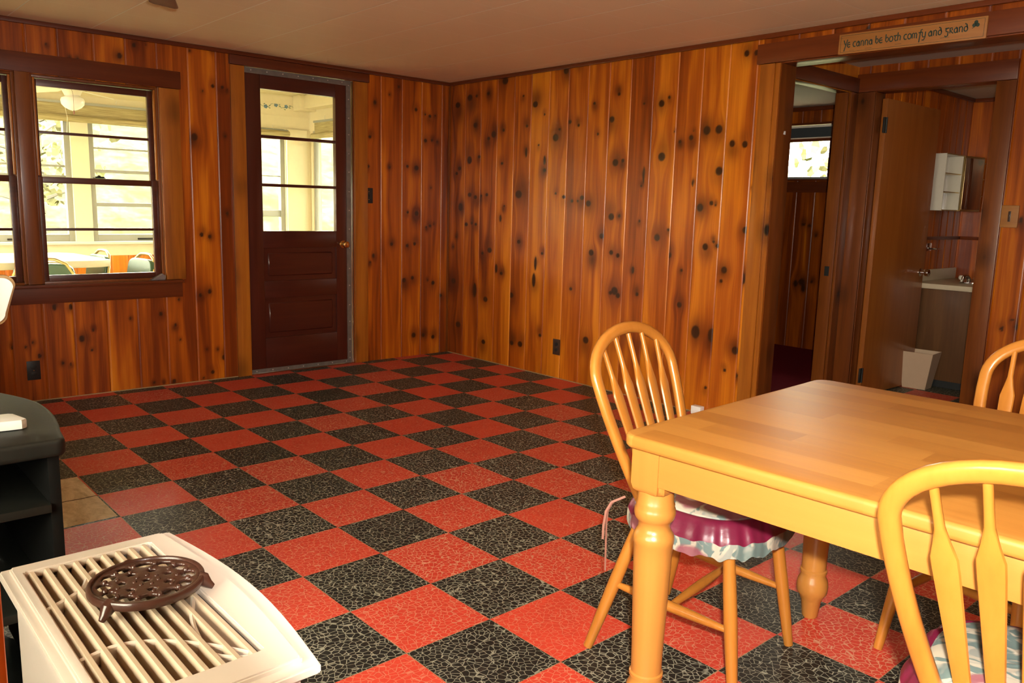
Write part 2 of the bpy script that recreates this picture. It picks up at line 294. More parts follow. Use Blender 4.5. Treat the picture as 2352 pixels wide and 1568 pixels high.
def mat_floral(name='floral_cotton'):
    m=NT(name); p=m.obj(); q=m.vmath('ADD',p,m.vmath('MULTIPLY',m.n('ShaderNodeTexNoise').outputs[1],(0,0,0)))
    n0=m.n('ShaderNodeTexNoise'); m.put(n0.inputs['Vector'],p); n0.inputs['Scale'].default_value=14
    wp=m.vmath('ADD',p,m.vmath('MULTIPLY',n0.outputs[1],(.07,.07,.02)))
    base=m.mix(m.noise(p,20,2),(.50,.44,.32),(.38,.34,.28))
    leaf=m.mrange(m.noise(m.scl(wp,(1,2.4,1)),11,2,.5,1.2),.50,.56,0,1)
    col=m.mix(leaf,base,(.13,.18,.165))
    leaf2=m.mrange(m.noise(m.scl(wp,(2.6,1,1),(3,1,2)),9,2,.5,1.2),.54,.60,0,1)
    col=m.mix(leaf2,col,(.27,.28,.24))
    d=m.voro(wp,7.0,rnd=.9)
    fl=m.mrange(d,.40,.34,0,1); flc=m.mix(m.noise(wp,40,2),(.17,.02,.05),(.36,.17,.17))
    col=m.mix(fl,col,flc)
    col=m.mix(m.mrange(d,.20,.14,0,1),col,(.62,.50,.44))
    m.bsdf(col,.6,0,.4,0,.1,m.bump(m.noise(p,220,2),.1,.001)); return m.m

def mat_glass(name='window_glass', g=.08, tint=(1,1,1)):
    m=NT(name); tr=m.n('ShaderNodeBsdfTransparent'); tr.inputs[0].default_value=(*tint,1); gl=m.n('ShaderNodeBsdfGlossy'); gl.inputs['Roughness'].default_value=.02
    lw=m.n('ShaderNodeLayerWeight'); fr=m.math('ADD',m.math('MULTIPLY',m.math('POWER',lw.outputs['Facing'],5.0),.8),.022)
    mx=m.n('ShaderNodeMixShader'); m.put(mx.inputs[0],fr); m.t.links.new(tr.outputs[0],mx.inputs[1]); m.t.links.new(gl.outputs[0],mx.inputs[2])
    m.t.links.new(mx.outputs[0],m.out.inputs[0]); return m.m
def mat_emit(name,col,st):
    m=NT(name); e=m.n('ShaderNodeEmission'); e.inputs[0].default_value=(*col,1); e.inputs[1].default_value=st; m.t.links.new(e.outputs[0],m.out.inputs[0]); return m.m
def mat_blind():
    m=NT('bamboo_blind'); p=m.obj(); x,y,z=m.sep(p)
    s=m.noise(m.comb(m.math('MULTIPLY',x,4),m.math('MULTIPLY',y,4),m.math('MULTIPLY',z,260)),1,2,.6)
    col=m.ramp(s,[(.3,(.20,.15,.055)),(.5,(.42,.34,.15)),(.72,(.60,.52,.28))])
    b=m.bsdf(col,.6,0,.3,0,.1,m.bump(s,.3,.002)); return m.m
def mat_carpet():
    m=NT('red_carpet'); p=m.pos(); n=m.noise(p,160,3,.7); c=m.mix(n,(.10,.004,.008),(.26,.012,.022)); m.bsdf(c,.95,0,.1,0,.1,m.bump(n,.5,.006)); return m.m
def mat_grass():
    m=NT('sunlit_grass'); p=m.pos(); n=m.math('ADD',m.math('MULTIPLY',m.noise(p,.7,5,.75),.6),m.math('MULTIPLY',m.noise(p,4.5,4,.7),.4)); c=m.ramp(n,[(.36,(.024,.031,.010)),(.46,(.036,.041,.016)),(.54,(.055,.055,.032)),(.64,(.085,.08,.06))]); m.bsdf(c,.9,0,.1); return m.m
def mat_leaf(name,a,b):
    m=NT(name); p=m.pos(); n=m.noise(p,1.7,4,.7); c=m.mix(m.mrange(n,.35,.65,0,1),a,b); bs=m.bsdf(c,.7,0,.2)
    return m.m
def mat_sat():
    m=NT('burgundy_polished_cotton'); p=m.obj(); n=m.noise(p,26,2); m.bsdf(m.mix(n,(.115,.007,.026),(.17,.012,.040)),.33,0,.5,.1,.2,m.bump(m.noise(p,18,3,.6,.5),.2,.006)); return m.m
def mat_oakply():
    return wood('vanity_oak_plywood',(.045,.016,.005),(.10,.04,.012),(.17,.075,.022),'z',18,0,.45,.1)
M=dict(
 panel=mat_pine_panel(), floor=mat_floor(), ceil=mat_ceiling(),
 trim=wood('varnished_pine_trim',(.075,.016,.003),(.160,.040,.006),(.26,.078,.011),'z',24,4.2),
 trimh=wood('varnished_pine_trim_level',(.060,.0105,.0025),(.105,.020,.004),(.155,.034,.006),'x',24,3.0),
 trimy=wood('varnished_pine_trim_cross',(.080,.014,.002),(.140,.027,.004),(.200,.046,.007),'y',24,3.0),
 trimg=wood('golden_pine_casing',(.16,.042,.004),(.33,.096,.008),(.47,.165,.014),'z',24,3.4),
 sash=wood('dark_sash_wood',(.035,.008,.004),(.075,.017,.007),(.12,.032,.011),'x',24,0),
 door=wood('mahogany_stained_door',(.030,.0052,.0030),(.058,.0105,.0052),(.090,.019,.008),'z',22,0,.30,.3,.8),
 doorh=wood('mahogany_stained_rails',(.028,.0048,.0028),(.052,.0090,.0046),(.080,.016,.007),'x',22,0,.30,.3,.8),
 bathdoor=wood('birch_veneer_door',(.19,.050,.007),(.285,.084,.012),(.38,.13,.021),'z',16,0,.38,.2,.8),
 oak=wood('honey_oak_chair_wood',(.31,.100,.012),(.42,.155,.022),(.51,.21,.036),'z',20,0,.30,.25,.7),
 oakx=wood('honey_oak_seat_wood',(.31,.100,.012),(.42,.155,.022),(.51,.21,.036),'y',14,0,.30,.25,.7),
 tleg=wood('maple_table_wood',(.36,.135,.024),(.44,.18,.034),(.52,.235,.050),'z',14,0,.30,.2,.6),
 tapr=wood('maple_apron_wood',(.36,.135,.024),(.44,.18,.034),(.52,.235,.050),'y',14,0,.32,.2,.6),
 butcher=mat_butcher(), floral=mat_floral(), satin=mat_sat(),
 enamel=flat('cream_enamel',(.62,.535,.46),.30,0,.4,.04,.5,.05,14), stain=flat('heat_browned_enamel',(.55,.43,.31),.36,0,.3,.14,.5,.05,20),
 brown=flat('brown_enamel_iron',(.052,.020,.013),.28,0,.2,.2,.4,.15,60), heater_in=flat('dark_heater_core',(.07,.08,.10),.5,.3,0,.4,.5,0,12),
 blacklam=flat('black_laminate',(.010,.011,.0095),.5,0,0,.3,.35,.05,40), blackpl=flat('black_plastic',(.012,.012,.012),.4,0,0,.1),
 brownpl=flat('brown_plastic',(.05,.025,.015),.35,0,0,.1), white=flat('white_plastic',(.82,.82,.80),.35,0,0,.02), tan=flat('tan_edge',(.35,.22,.10),.5),
 metal=flat('galvanised_strip',(.20,.19,.17),.42,.55,0,.35,.5,.2,25), brass=flat('polished_brass',(.75,.52,.18),.22,1.0), chrome=flat('chrome',(.72,.72,.72),.10,1.0), nickel=flat('rivet_metal',(.70,.68,.62),.3,.9),
 gold=flat('gold_anodised_trim',(.62,.47,.20),.3,.9), glass=mat_glass(), iron=flat('dark_iron',(.03,.03,.028),.5,.6),
 cream=flat('cream_porch_paint',(.86,.76,.50),.5,0,0,.05), creamw=flat('pale_porch_sill',(.88,.83,.66),.5,0,0,.03), alum=flat('grey_aluminium_sash',(.40,.41,.36),.45,.4),
 blind=mat_blind(), vinyl=flat('green_vinyl',(.030,.075,.040),.36,0,.05,.12,.5,.1,30), lam=flat('cream_table_laminate',(.72,.66,.47),.4,0,0,.04),
 carpet=mat_carpet(), grass=mat_grass(), leafy=mat_leaf('yellow_green_leaves',(.060,.068,.020),(.13,.12,.060)), leafg=mat_leaf('green_leaves',(.048,.062,.022),(.10,.11,.05)), bark=flat('pale_bark',(.07,.065,.05),.9,0,0,.3,.2,.5,8),
 opal=flat('opal_glass',(.92,.90,.84),.18,0,.3), laminate=flat('beige_counter',(.55,.47,.33),.35,0,0,.05), bisque=flat('beige_plastic',(.50,.36,.24),.45,0,0,.04), oakply=mat_oakply(),
 mirror=flat('mirror_glass',(.55,.52,.50),.06,1.0), acryl=flat('frosted_shelf',(.62,.58,.48),.25,0,.3,.05), shade=flat('dark_roller_shade',(.06,.075,.075),.6), pfloor=flat('pale_porch_floor',(.62,.56,.42),.6,0,0,.06), shell=flat('outer_wall_paint',(.45,.42,.35),.8), inkm=flat('dark_green_ink',(.018,.035,.020),.6), standshaded=flat('shaded_side_panel',(.004,.004,.004),.6,0,0,0,.15), sign=wood('pale_sign_board',(.24,.085,.014),(.34,.135,.026),(.42,.185,.04),'x',20,0,.6,.0), blue=flat('blue_stencil_paint',(.12,.25,.38),.6), green=flat('green_stencil_paint',(.16,.24,.12),.6),
 tie=flat('pink_tie_ribbon',(.26,.11,.075),.7), cream2=flat('hall_ceiling_paint',(.60,.55,.44),.6,0,0,.03), linedk=flat('dark_plinth',(.01,.01,.01),.6), fanblade=wood('walnut_blade',(.12,.035,.010),(.20,.065,.018),(.28,.10,.03),'x',20,0,.6,0), red=flat('red_wire',(.6,.03,.015),.4), grey=flat('grey_cloth',(.16,.12,.11),.8,0,0,.15), orange=wood('orange_varnished_post',(.60,.13,.016),(.78,.20,.025),(.85,.26,.04),'z',14,0,.45,.1,.5),
)

# ------------------------------------------------------------------ knotty pine walls
def pine_wall(name, mapf, u0,u1,z0,z1, seams, holes=(), knots=None, step=.008, groove=.0045, dens=5.0, seed=1, flip=False, tone=None):
    r=random.Random(seed)
    S=[s for s in sorted(seams) if u0+.01<s<u1-.01]
    E=[u0]+S+[u1]
    if knots is None:
        knots=[]
        n=int((u1-u0)*(z1-z0)*dens)
        for _ in range(n):
            k=r.uniform(.004,.018); knots.append((r.uniform(u0,u1),r.uniform(z0,z1),k,k*r.uniform(1,1.5)))
    knots=[(a_,b_,c_*(1.08 if c_>.008 else 1.0),d_*(1.08 if c_>.008 else 1.0)) for a_,b_,c_,d_ in knots]
    cu=[]
    for a,b in zip(E,E[1:]):
        g=.0045
        n=max(2,int((b-a-2*g)/step))
        cu+= [a]+[a+g*.45]+[a+g+(b-a-2*g)*i/n for i in range(n+1)]+[b-g*.45]
    cu.append(u1); cu=np.array(cu)
    nz=max(2,int((z1-z0)/step)); cz=np.linspace(z0,z1,nz+1)
    # snap rows to hole edges
    for h in holes:
        for e in (h[2],h[3]):
            if z0<e<z1: cz[np.argmin(abs(cz-e))]=e
    for h in holes:
        for e in (h[0],h[1]):
            if u0<e<u1:
                k=np.argmin(abs(cu-e))
                if all(abs(cu[k]-s)>.006 for s in S): cu[k]=e
    cu=np.unique(np.round(cu,5)); NU=len(cu); NZ=len(cz)
    sd=np.full(NU,9.9)
    for s in S: sd=np.minimum(sd,abs(cu-s))
    dep=np.where(sd<.0005,groove,np.where(sd<.003,groove*.62,0.0))
    bidx=np.clip(np.searchsorted(np.array(E),cu,side='right')-1,0,len(E)-2)
    bt=np.array([ (tone[i%len(tone)] if tone else r.random()) for i in range(len(E)-1)])
    U,Z=np.meshgrid(cu,cz,indexing='ij'); gu=U.copy(); core=np.zeros_like(U); halo=np.zeros_like(U)
    for (ku,kz,ru,rz) in knots:
        if not(u0-.05<ku<u1+.05): continue
        kb=min(max(np.searchsorted(np.array(E),ku,side='right')-1,0),len(E)-2)
        ai=np.searchsorted(cu,E[kb]); bi=np.searchsorted(cu,E[kb+1])+1
        lo=np.searchsorted(cz,kz-8*rz-.05); hi=np.searchsorted(cz,kz+8*rz+.05)
        if hi<=lo: continue
        u_=U[ai:bi,lo:hi]; z_=Z[ai:bi,lo:hi]; du=u_-ku; dz=z_-kz
        R=max(ru,.006)
        w=np.exp(-((du/(2.6*R))**2+(dz/(3.6*R))**2))
        gu[ai:bi,lo:hi]-=du*w*.85
        e=np.sqrt((du/ru)**2+(dz/rz)**2)
        core[ai:bi,lo:hi]=np.maximum(core[ai:bi,lo:hi],np.clip((1.12-e)/.28,0,1))
        sg=r.choice((-1,1)); asym=np.exp(-(((du-sg*R*.5)/(2.5*R))**2+((dz+R*r.uniform(-2.0,2.0))/(3.2*R))**2))*r.uniform(.5,1.15)
        halo[ai:bi,lo:hi]=np.maximum(halo[ai:bi,lo:hi],asym)
    co=np.empty((NU,NZ,3)); 
    for i in range(NU):
        pass
    P0=np.array(mapf(0,0,0)); pu=np.array(mapf(1,0,0))-P0; pz=np.array(mapf(0,1,0))-P0; pd=np.array(mapf(0,0,1))-P0
    co=P0+U[...,None]*pu+Z[...,None]*pz+np.broadcast_to(dep[:,None,None],(NU,NZ,1))*pd
    idx=np.arange(NU*NZ).reshape(NU,NZ)
    a=idx[:-1,:-1];b=idx[1:,:-1];c=idx[1:,1:];d=idx[:-1,1:]
    F=np.stack([a,b,c,d],-1).reshape(-1,4)
    uc=((cu[:-1]+cu[1:])/2)[:,None]+0*cz[None,:-1]; zc=((cz[:-1]+cz[1:])/2)[None,:]+0*cu[:-1,None]
    keep=np.ones(uc.shape,bool)
    for h in holes: keep&=~((uc>h[0])&(uc<h[1])&(zc>h[2])&(zc<h[3]))
    F=F[keep.reshape(-1)]
    if flip: F=F[:,::-1]
    me=bpy.data.meshes.new(name); me.vertices.add(NU*NZ); me.vertices.foreach_set('co',co.reshape(-1).astype(np.float32))
    me.loops.add(F.size); me.loops.foreach_set('vertex_index',F.reshape(-1).astype(np.int32))
    me.polygons.add(len(F)); me.polygons.foreach_set('loop_start',(np.arange(len(F))*4).astype(np.int32))
    me.update(calc_edges=True)
    me.polygons.foreach_set('use_smooth',np.ones(len(F),bool))
    for nm,arr in (('gu',gu),('gz',Z),('core',core),('halo',halo),('brd',np.broadcast_to(bt[bidx][:,None],(NU,NZ)))):
        at=me.attributes.new(nm,'FLOAT','POINT'); at.data.foreach_set('value',np.ascontiguousarray(arr).reshape(-1).astype(np.float32))
    me.materials.append(M['panel']); me.validate()
    o=bpy.data.objects.new(name,me); link(o); o['kind']='structure'; return o
def seams_every(u0,u1,w=.18,seed=3):
    r=random.Random(seed); s=[]; u=u0+w*.6
    while u<u1: s.append(u); u+=w*r.uniform(.85,1.15)
    return s
# ================================================================== SETTING
Yb,Xr,H = 3.45,2.68,2.22
XL,YF = -2.75,-3.45
# floor, ceiling
struct('floor', MB().box(XL,3.93,YF,3.50,-.05,0), M['floor'])
struct('ceiling', MB().box(XL,Xr+.02,YF,Yb+.02,H,H+.03), M['ceil'])
# back wall (window + exterior door)
WIN=(-1.16,.36,.70,1.925); DOOR=(.925,1.775,0,2.13)
seB=[-2.57,-2.39,-2.20,-2.02,-1.83,-1.66,-1.47,-1.28,-1.10,-.91,-.725,-.54,-.37,-.205,-.01,.17,.355,.55,.735,1.0,1.2,1.4,1.6,1.89,2.018,2.212,2.40,2.60]
pine_wall('wall_back', lambda u,z,d:(u,Yb+d,z), XL,Xr,0,H, seB, [WIN,DOOR], KN_B+[(-1.8,1.5,.02,.02),(-2.3,.8,.02,.03),(-1.9,.6,.018,.02),(-1.5,1.2,.02,.02),(-2.1,1.9,.02,.02)], step=.0065, tone=[.2,.3,.15,.35,.2,.1,.3,.2,.3,.1,.25,.1,.12,.28,.1,.42,.12,.25,.35,.15,.3,.2,.3,.25,.25,.38,.42,.35,.2])
seR=[.605,.787,.97,1.15,1.341,1.524,1.709,1.90,2.089,2.279,2.468,2.653,2.847,3.045,3.241]
pine_wall('wall_right', lambda u,z,d:(Xr+d,u,z), .575,Yb,0,H, seR, [], KN_R, step=.006, flip=True, tone=[.8,.55,.62,.5,.72,.40,.62,.8,.55,.70,.82,.45,.62,.30,.45,.2])
pine_wall('wall_right', lambda u,z,d:(Xr+d,u,z), YF,.575,0,H, [-3.3,-3.1,-2.9,-2.72,-2.5,-2.32,-2.1,-1.92,-1.75,-1.55,-1.35,-1.15,-.93,-.76,-.58,-.39,-.2,-.02,.17,.36], [(-1.05,.455,-1,2.055)], None, step=.012, flip=True, seed=5, tone=[.15,.25,.05,.2])
pine_wall('wall_left', lambda u,z,d:(XL-d,u,z), YF,Yb,0,H, seams_every(YF,Yb), [(-2.2,-.6,.85,1.95)], None, step=.02, seed=9)
pine_wall('wall_front', lambda u,z,d:(u,YF-d,z), XL,Xr,0,H, seams_every(XL,Xr), [], None, step=.02, seed=10, flip=True)

def board(name, x0,x1,y0,y1,z0,z1, mat='trim', bev=.003, **k): return struct(name, MB().box(x0,x1,y0,y1,z0,z1,bev), M[mat], **k)
# crown strips and floor strips
board('trim_1', XL,Xr, Yb-.022,Yb, H-.026,H-.0005,'trimh')
board('trim_2', Xr-.022,Xr, YF,Yb-.022, H-.026,H-.0005,'trimy')
board('trim_3', Xr-.016,Xr-.0003, Yb-.016,Yb-.0003, 0.001,H-.03,'trim')
board('baseboard_back', XL,.925, Yb-.006,Yb-.0004, .0005,.006,'tan' ,0); board('baseboard_right', Xr-.006,Xr-.0004, .58,Yb-.02, .0005,.006,'tan',0)

# ---- double window in the back wall
def window_unit(n, x0, x1, part_label):
    """one double-hung unit between jambs x0..x1 ; wall face at y=Yb"""
    w=thing('window_%d'%n, part_label, 'window', ((x0+x1)/2,Yb+.05,.71), 0, None, 'structure')
    cx,cy,cz=w.location
    def B(mb): return mb
    hw=(x1-x0)/2
    f=MB(); f.box(-hw,-hw+.016,-.045,.05,0,1.214,.002).box(hw-.016,hw,-.045,.05,0,1.214,.002).box(-hw+.016,hw-.016,-.045,.05,1.20,1.214,.002).box(-hw+.016,hw-.016,-.045,.06,-.004,.012,.002)
    f.build('jamb',M['trim'],w)
    gl=-hw+.05; gr=hw-.05
    # upper sash (outer)
    u=MB(); y0,y1=.012,.040
    u.box(-hw+.017,gl,y0,y1,.60,1.198,.003).box(gr,hw-.017,y0,y1,.60,1.198,.003).box(gl,gr,y0,y1,1.158,1.198,.003).box(gl,gr,y0,y1,.60,.632,.003).box(gl,gr,y0,y1,.886,.902,.003)
    us=u.build('upper_sash',M['sash'],w)
    g=MB().box(gl-.004,gr+.004,y0+.012,y0+.015,.625,1.165).build('pane',M['glass'],us,smooth=False)
    l=MB(); y0,y1=-.022,.008
    l.box(-hw+.017,gl-.004,y0,y1,.013,.635,.003).box(gr+.0-.004,hw-.017,y0,y1,.013,.635,.003).box(gl-.004,gr-.004,y0,y1,.013,.048,.003).box(gl-.004,gr-.004,y0,y1,.598,.635,.003).box(gl-.004,gr-.004,y0,y1,.316,.332,.003)
    ls=l.build('lower_sash',M['sash'],w)
    MB().box(gl-.008,gr,y0+.014,y0+.017,.04,.605).build('pane',M['glass'],ls,smooth=False)
    k=MB(); k.box(-.035,.035,-.012,.006,.636,.641,.001); k.lathe([(.010,.641),(.012,.648),(.006,.655)],12,Tr(0,-.003,0)); k.box(-.022,.03,-.010,.0,.641,.648,.002)
    k.build('sash_lock',M['iron'],w)
    t=MB(); t.box(hw-.030,hw-.018,-.045,-.026,.64,1.198,.002).box(-hw+.018,-hw+.030,-.045,-.026,.64,1.198,.002); t.build('parting_stop',M['trimg'],w)
    return w
w1=window_unit(1,-.362,.360,'right half of the dark framed double window, four wide panes looking onto the porch')
w2=window_unit(2,-1.155,-.437,'left half of the double window, cut by the left picture edge')
board('trim_4', -.437,-.362, Yb-.018,Yb+.10, .71,1.93,'trim')            # mullion
board('trim_5', .360,.485, Yb-.020,Yb-.0003, .711,1.926,'trimg')          # right casing
board('trim_6', -1.28,-1.155, Yb-.020,Yb-.0003, .711,1.926,'trimg')
board('trim_7', -1.285,.497, Yb-.024,Yb-.0003, 1.928,2.036,'trimh')       # head casing
board('trim_8', -1.30,.462, Yb-.055,Yb+.10, .690,.708,'trimh')            # stool
board('trim_9', -1.29,.458, Yb-.022,Yb-.0003, .594,.688,'trimh')          # apron
board('trim_10', -1.157,.361, Yb+.001,Yb+.10, 1.925,1.95,'trimh')

# ---- exterior door with glass
door=thing('door_1','dark mahogany stained door with three wide panes of glass and two lower panels','door',(.932,Yb+.012,0),0,None,'structure')
dw=.812
st=MB(); st.box(0,.118,0,.040,.03,2.118,.003).box(dw-.118+.005,dw,0,.040,.03,2.118,.003); st.build('stile',M['door'],door)
r=MB(); r.box(.118,dw-.113,0,.040,2.0,2.118,.003).box(.118,dw-.113,0,.040,.905,1.025,.003).box(.118,dw-.113,0,.040,.545,.668,.003).box(.118,dw-.113,0,.040,.03,.255,.003); r.build('rail',M['doorh'],door)
r=MB(); r.box(.118,dw-.113,.004,.036,1.668,1.69,.004).box(.118,dw-.113,.004,.036,1.336,1.357,.004); r.build('glazing_bar',M['doorh'],door)
MB().box(.112,dw-.107,.018,.022,1.02,2.005).build('pane',M['glass'],door,smooth=False)
for a,b in ((.255,.545),(.668,.905)):
    q=MB(); q.box(.118,dw-.113,.014,.026,a-.002,b+.002); q.box(.150,dw-.145,.004,.02,a+.035,b-.035,.008,1); q.build('panel',M['doorh'],door)
ws=MB(); 
ws.box(.0,dw+.012,-.006,-.001,2.092,2.128).box(dw-.026,dw+.012,-.006,-.001,.035,2.0915).box(.0,dw+.012,-.007,-.001,.006,.034)
strip=ws.build('weather_strip',M['metal'],door,smooth=False)
rv=MB()
for i in range(7): rv.lathe([(.0046,0),(.004,.0025),(.0015,.0035)],8, Tr(.05+i*.117,-.0062,2.112)@Rx(PI/2))
for zz in (2.095,1.995,1.86,1.74,1.60,1.465,1.32,1.18,1.04,.895,.74,.61,.46,.33,.19,.09,.045): rv.lathe([(.0046,0),(.004,.0025),(.0015,.0035)],8, Tr(dw-.006,-.0062,zz)@Rx(PI/2))
for i in range(7): rv.lathe([(.0046,0),(.004,.0025),(.0015,.0035)],8, Tr(.04+i*.122,-.0072,.020)@Rx(PI/2))
rv.build('rivets',M['nickel'],strip)
kn=MB(); kn.lathe([(.028,0),(.028,.004),(.013,.008),(.011,.028),(.020,.034),(.026,.045),(.024,.058),(.012,.064),(.001,.065)],24,Tr(dw-.062,-.006,.925)@Rx(PI/2)); kn.build('knob',M['brass'],door)
for zz in (1.86,1.10,.25):
    h=MB(); h.lathe([(.006,-.045),(.006,.045)],10,Tr(-.004,-.004,zz)); h.lathe([(.004,.045),(.005,.052),(.002,.056)],8,Tr(-.004,-.004,zz)); h.build('hinge',M['brass'],door)
board('trim_11', .828,.926, Yb-.020,Yb-.0003, 0.001,2.128,'trimg'); board('trim_12', 1.778,1.888, Yb-.020,Yb-.0003, 0.001,2.128,'trimg')
board('trim_13', .824,1.902, Yb-.024,Yb-.0003, 2.131,2.192,'trimh')
board('trim_14', .905,.928, Yb+.001,Yb+.11, 0.001,2.13,'trimh'); board('trim_15',1.772,1.79, Yb+.001,Yb+.11,0.001,2.13,'trimh'); board('trim_16',.93,1.771,Yb+.001,Yb+.11,2.131,2.15,'trimh'); board('trim_17',.93,1.771,Yb-.012,Yb+.11,.0005,.005,'trimh',0)

# ---- wide opening in the right wall
board('trim_18', Xr-.020,Xr-.0003, .487,.576, 0.001,2.058,'trimg'); board('trim_19', Xr-.012,Xr-.0003, .456,.4865, 0.001,2.058,'trimg')
board('trim_20', Xr-.001,2.835, .456,.475, 0.001,2.06,'trim')          # reveal board
board('trim_21', Xr-.024,Xr-.0003, -1.15,.60, 2.060,2.166,'trimy')      # header board
board('trim_22', Xr-.001,2.835, -1.06,.476, 2.0555,2.075,'trimy')       # header soffit
board('trim_23', Xr-.020,Xr-.0003, -1.15,-1.052, 0.001,2.058,'trimg'); board('trim_24', Xr-.001,2.835,-1.07,-1.05,0.001,2.055,'trim')
board('trim_25', 2.80,2.835, -1.06,.476, 2.075,2.22,'trimy')
# ---- hall alcove
XA=3.87; HA=2.20
struct('ceiling_hall', MB().box(2.836,XA+.1,-1.4,.62,HA,HA+.02), M['cream2'])
pine_wall('wall_hall_side', lambda u,z,d:(u,.60+d,z), 2.80,XA,0,HA, [], [(2.90,3.76,-1,2.03)], None, step=.012, seed=21)
pine_wall('wall_hall_back', lambda u,z,d:(XA+d,u,z), -1.4,.60,0,HA, [-1.25,-1.07,-.88,-.70,-.50,-.345,-.2,-.02,.16,.34,.52], [(-.238,.47,-1,2.035)], [(-.50,.62,.014,.018),(-.42,.60,.01,.012),(-.47,.66,.008,.01),(-.45,1.24,.012,.02),(-.70,1.6,.016,.02),(-.6,.3,.016,.02)], step=.010, flip=True, seed=22, tone=[.25,.15,.35,.2,.1])
pine_wall('wall_hall_end', lambda u,z,d:(u,-1.40-d,z), 2.80,XA,0,HA, seams_every(2.8,XA), [], None, step=.02, seed=23, flip=True)
struct('wall_hall_front', MB().box(2.836,2.846,-1.40,-1.07,0,2.2).box(2.836,2.846,.476,.60,0,2.2), M['trim'])
# bedroom doorway casing
board('trim_26', 3.760,3.868, .582,.5997, 0.001,2.032,'trim'); board('trim_27', 2.85,3.868, .580,.5997, 2.034,2.125,'trimh')
board('trim_28', 3.745,3.760, .5997,.685, 0.001,2.03,'trim'); board('trim_29', 2.885,3.760,.60,.685,2.0305,2.045,'trimh')
latch=MB(); latch.box(3.7435,3.7449,.624,.656,.835,.90); latch.lathe([(.006,0),(.006,.002)],12,Tr(3.7435,.640,.868)@Ry(-PI/2))
tag(latch.build('strike_plate',M['iron'],smooth=False),'small dark metal strike plate on the bedroom door jamb','strike plate')
# bathroom doorway casing
board('trim_30', XA-.020,XA-.0003, .472,.598, 0.001,2.034,'trim'); board('trim_31', XA-.022,XA-.0003, -.345,.598, 2.036,2.150,'trimy')
board('trim_32', XA-.020,XA-.0003, -.345,-.24, 0.001,2.034,'trim'); board('trim_33', XA-.001,XA+.12, .470,.486, 0.001,2.034,'trim'); board('trim_34', XA-.001,XA+.12, -.254,-.238, 0.001,2.034,'trim'); board('trim_35',XA-.001,XA+.12,-.254,.486,2.035,2.05,'trimy')
# ---- bedroom
XB=5.55
struct('floor_bedroom', MB().box(2.85,XB+.05,.735,3.4,-.05,.004), M['carpet']); struct('floor_doorway', MB().box(2.85,3.86,.50,.735,-.05,.003), M['carpet'])
struct('ceiling_bedroom', MB().box(2.80,XB+.05,.70,3.4,2.20,2.22), M['cream2'])
pine_wall('wall_bedroom_far', lambda u,z,d:(XB+d,u,z), .685,3.3,0,2.2, [.9,1.1,1.28,1.45,1.62,1.74,1.92,2.1,2.3,2.5,2.68,2.9,3.1], [(1.60,2.50,1.545,2.06)], [(1.80,.62,.03,.03),(1.86,.60,.02,.03),(1.78,.57,.02,.04),(1.70,.63,.012,.014),(1.83,1.15,.014,.014),(1.77,1.14,.014,.014),(1.7,1.05,.01,.01),(1.68,1.5,.015,.02),(2.2,.9,.02,.02)], step=.012, flip=True, seed=31, tone=[.1,.2,.05,.15])
struct('wall_bedroom_side', MB().box(2.83,XB,3.3,3.32,0,2.2), M['trim']); struct('wall_bedroom_left', MB().box(2.80,2.835,.735,3.3,0,2.2), M['trim']); struct('wall_bedroom_near', MB().box(3.760,XB,.672,.685,0,2.2).box(2.83,3.760,.672,.685,2.045,2.2), M['trim'])
wb=thing('window_3','small bright bedroom window under a dark roller shade, seen through the left doorway','window',(XB,2.05,1.545),0,None,'structure')
f=MB(); 
f.box(-.02,.06,-.45,-.43,0,.515,.002).box(-.02,.06,.43,.45,0,.515,.002).box(-.02,.06,-.43,.43,.495,.515,.002).box(-.02,.06,-.43,.43,-.002,.014,.002).box(0,.04,-.43,-.405,.014,.495,.002).box(0,.04,.405,.43,.014,.495,.002).box(0,.04,-.405,.405,.35,.378,.002)
f.build('frame',M['trimy'],wb); MB().box(.018,.021,-.41,.41,.016,.36).build('pane',M['glass'],wb,smooth=False)
MB().box(-.012,.0,-.42,.42,.014,.034,.002).build('sill_bar',M['alum'],wb)
sh=MB(); sh.box(-.010,-.006,-.415,.415,.385,.470); shd=sh.build('roller_shade',M['shade'],wb,smooth=False)
MB().box(-.014,-.002,-.42,.42,.375,.385,.002).build('shade_bar',M['creamw'],shd); MB().box(-.03,-.002,-.42,.42,.470,.490,.003).build('shade_tube',M['creamw'],shd)
board('trim_36', XB-.02,XB-.0003, 1.52,2.6, 1.44,1.535,'trimy'); board('trim_37', XB-.022,XB-.0003, .74,3.29, 2.165,2.199,'trimy'); board('trim_38', XB-.02,XB-.0003, 1.50,1.598,1.53,2.08,'trim')
# ---- bathroom
XE,YW=5.60,.50
struct('floor_bathroom', MB().box(XA+.06,XE+.05,-.95,.56,-.05,.003), M['floor'])
struct('ceiling_bathroom', MB().box(XA+.1,XE+.05,-.95,.56,2.17,2.19), M['cream2'])
pine_wall('wall_bathroom_left', lambda u,z,d:(u,YW+d,z), XA+.12,XE,0,2.17, seams_every(XA+.12,XE,.13,4), [], [], step=.012, seed=41, tone=[.3,.15,.25])
pine_wall('wall_bathroom_far', lambda u,z,d:(XE+d,u,z), -.95,YW,0,2.17, seams_every(-.95,YW,.17,6), [], [(.25,1.68,.02,.02),(.20,.95,.01,.012),(-.3,1.2,.02,.02)], step=.012, flip=True, seed=42, tone=[.05,.15,.1])
struct('wall_bathroom_right', MB().box(XA+.1,XE,-.95,-.93,0,2.17), M['trim']); struct('wall_bathroom_near', MB().box(XA+.10,XA+.12,.486,.56,0,2.17).box(XA+.10,XA+.12,-.95,-.254,0,2.17).box(XA+.10,XA+.12,-.254,.486,2.05,2.17), M['trim'])
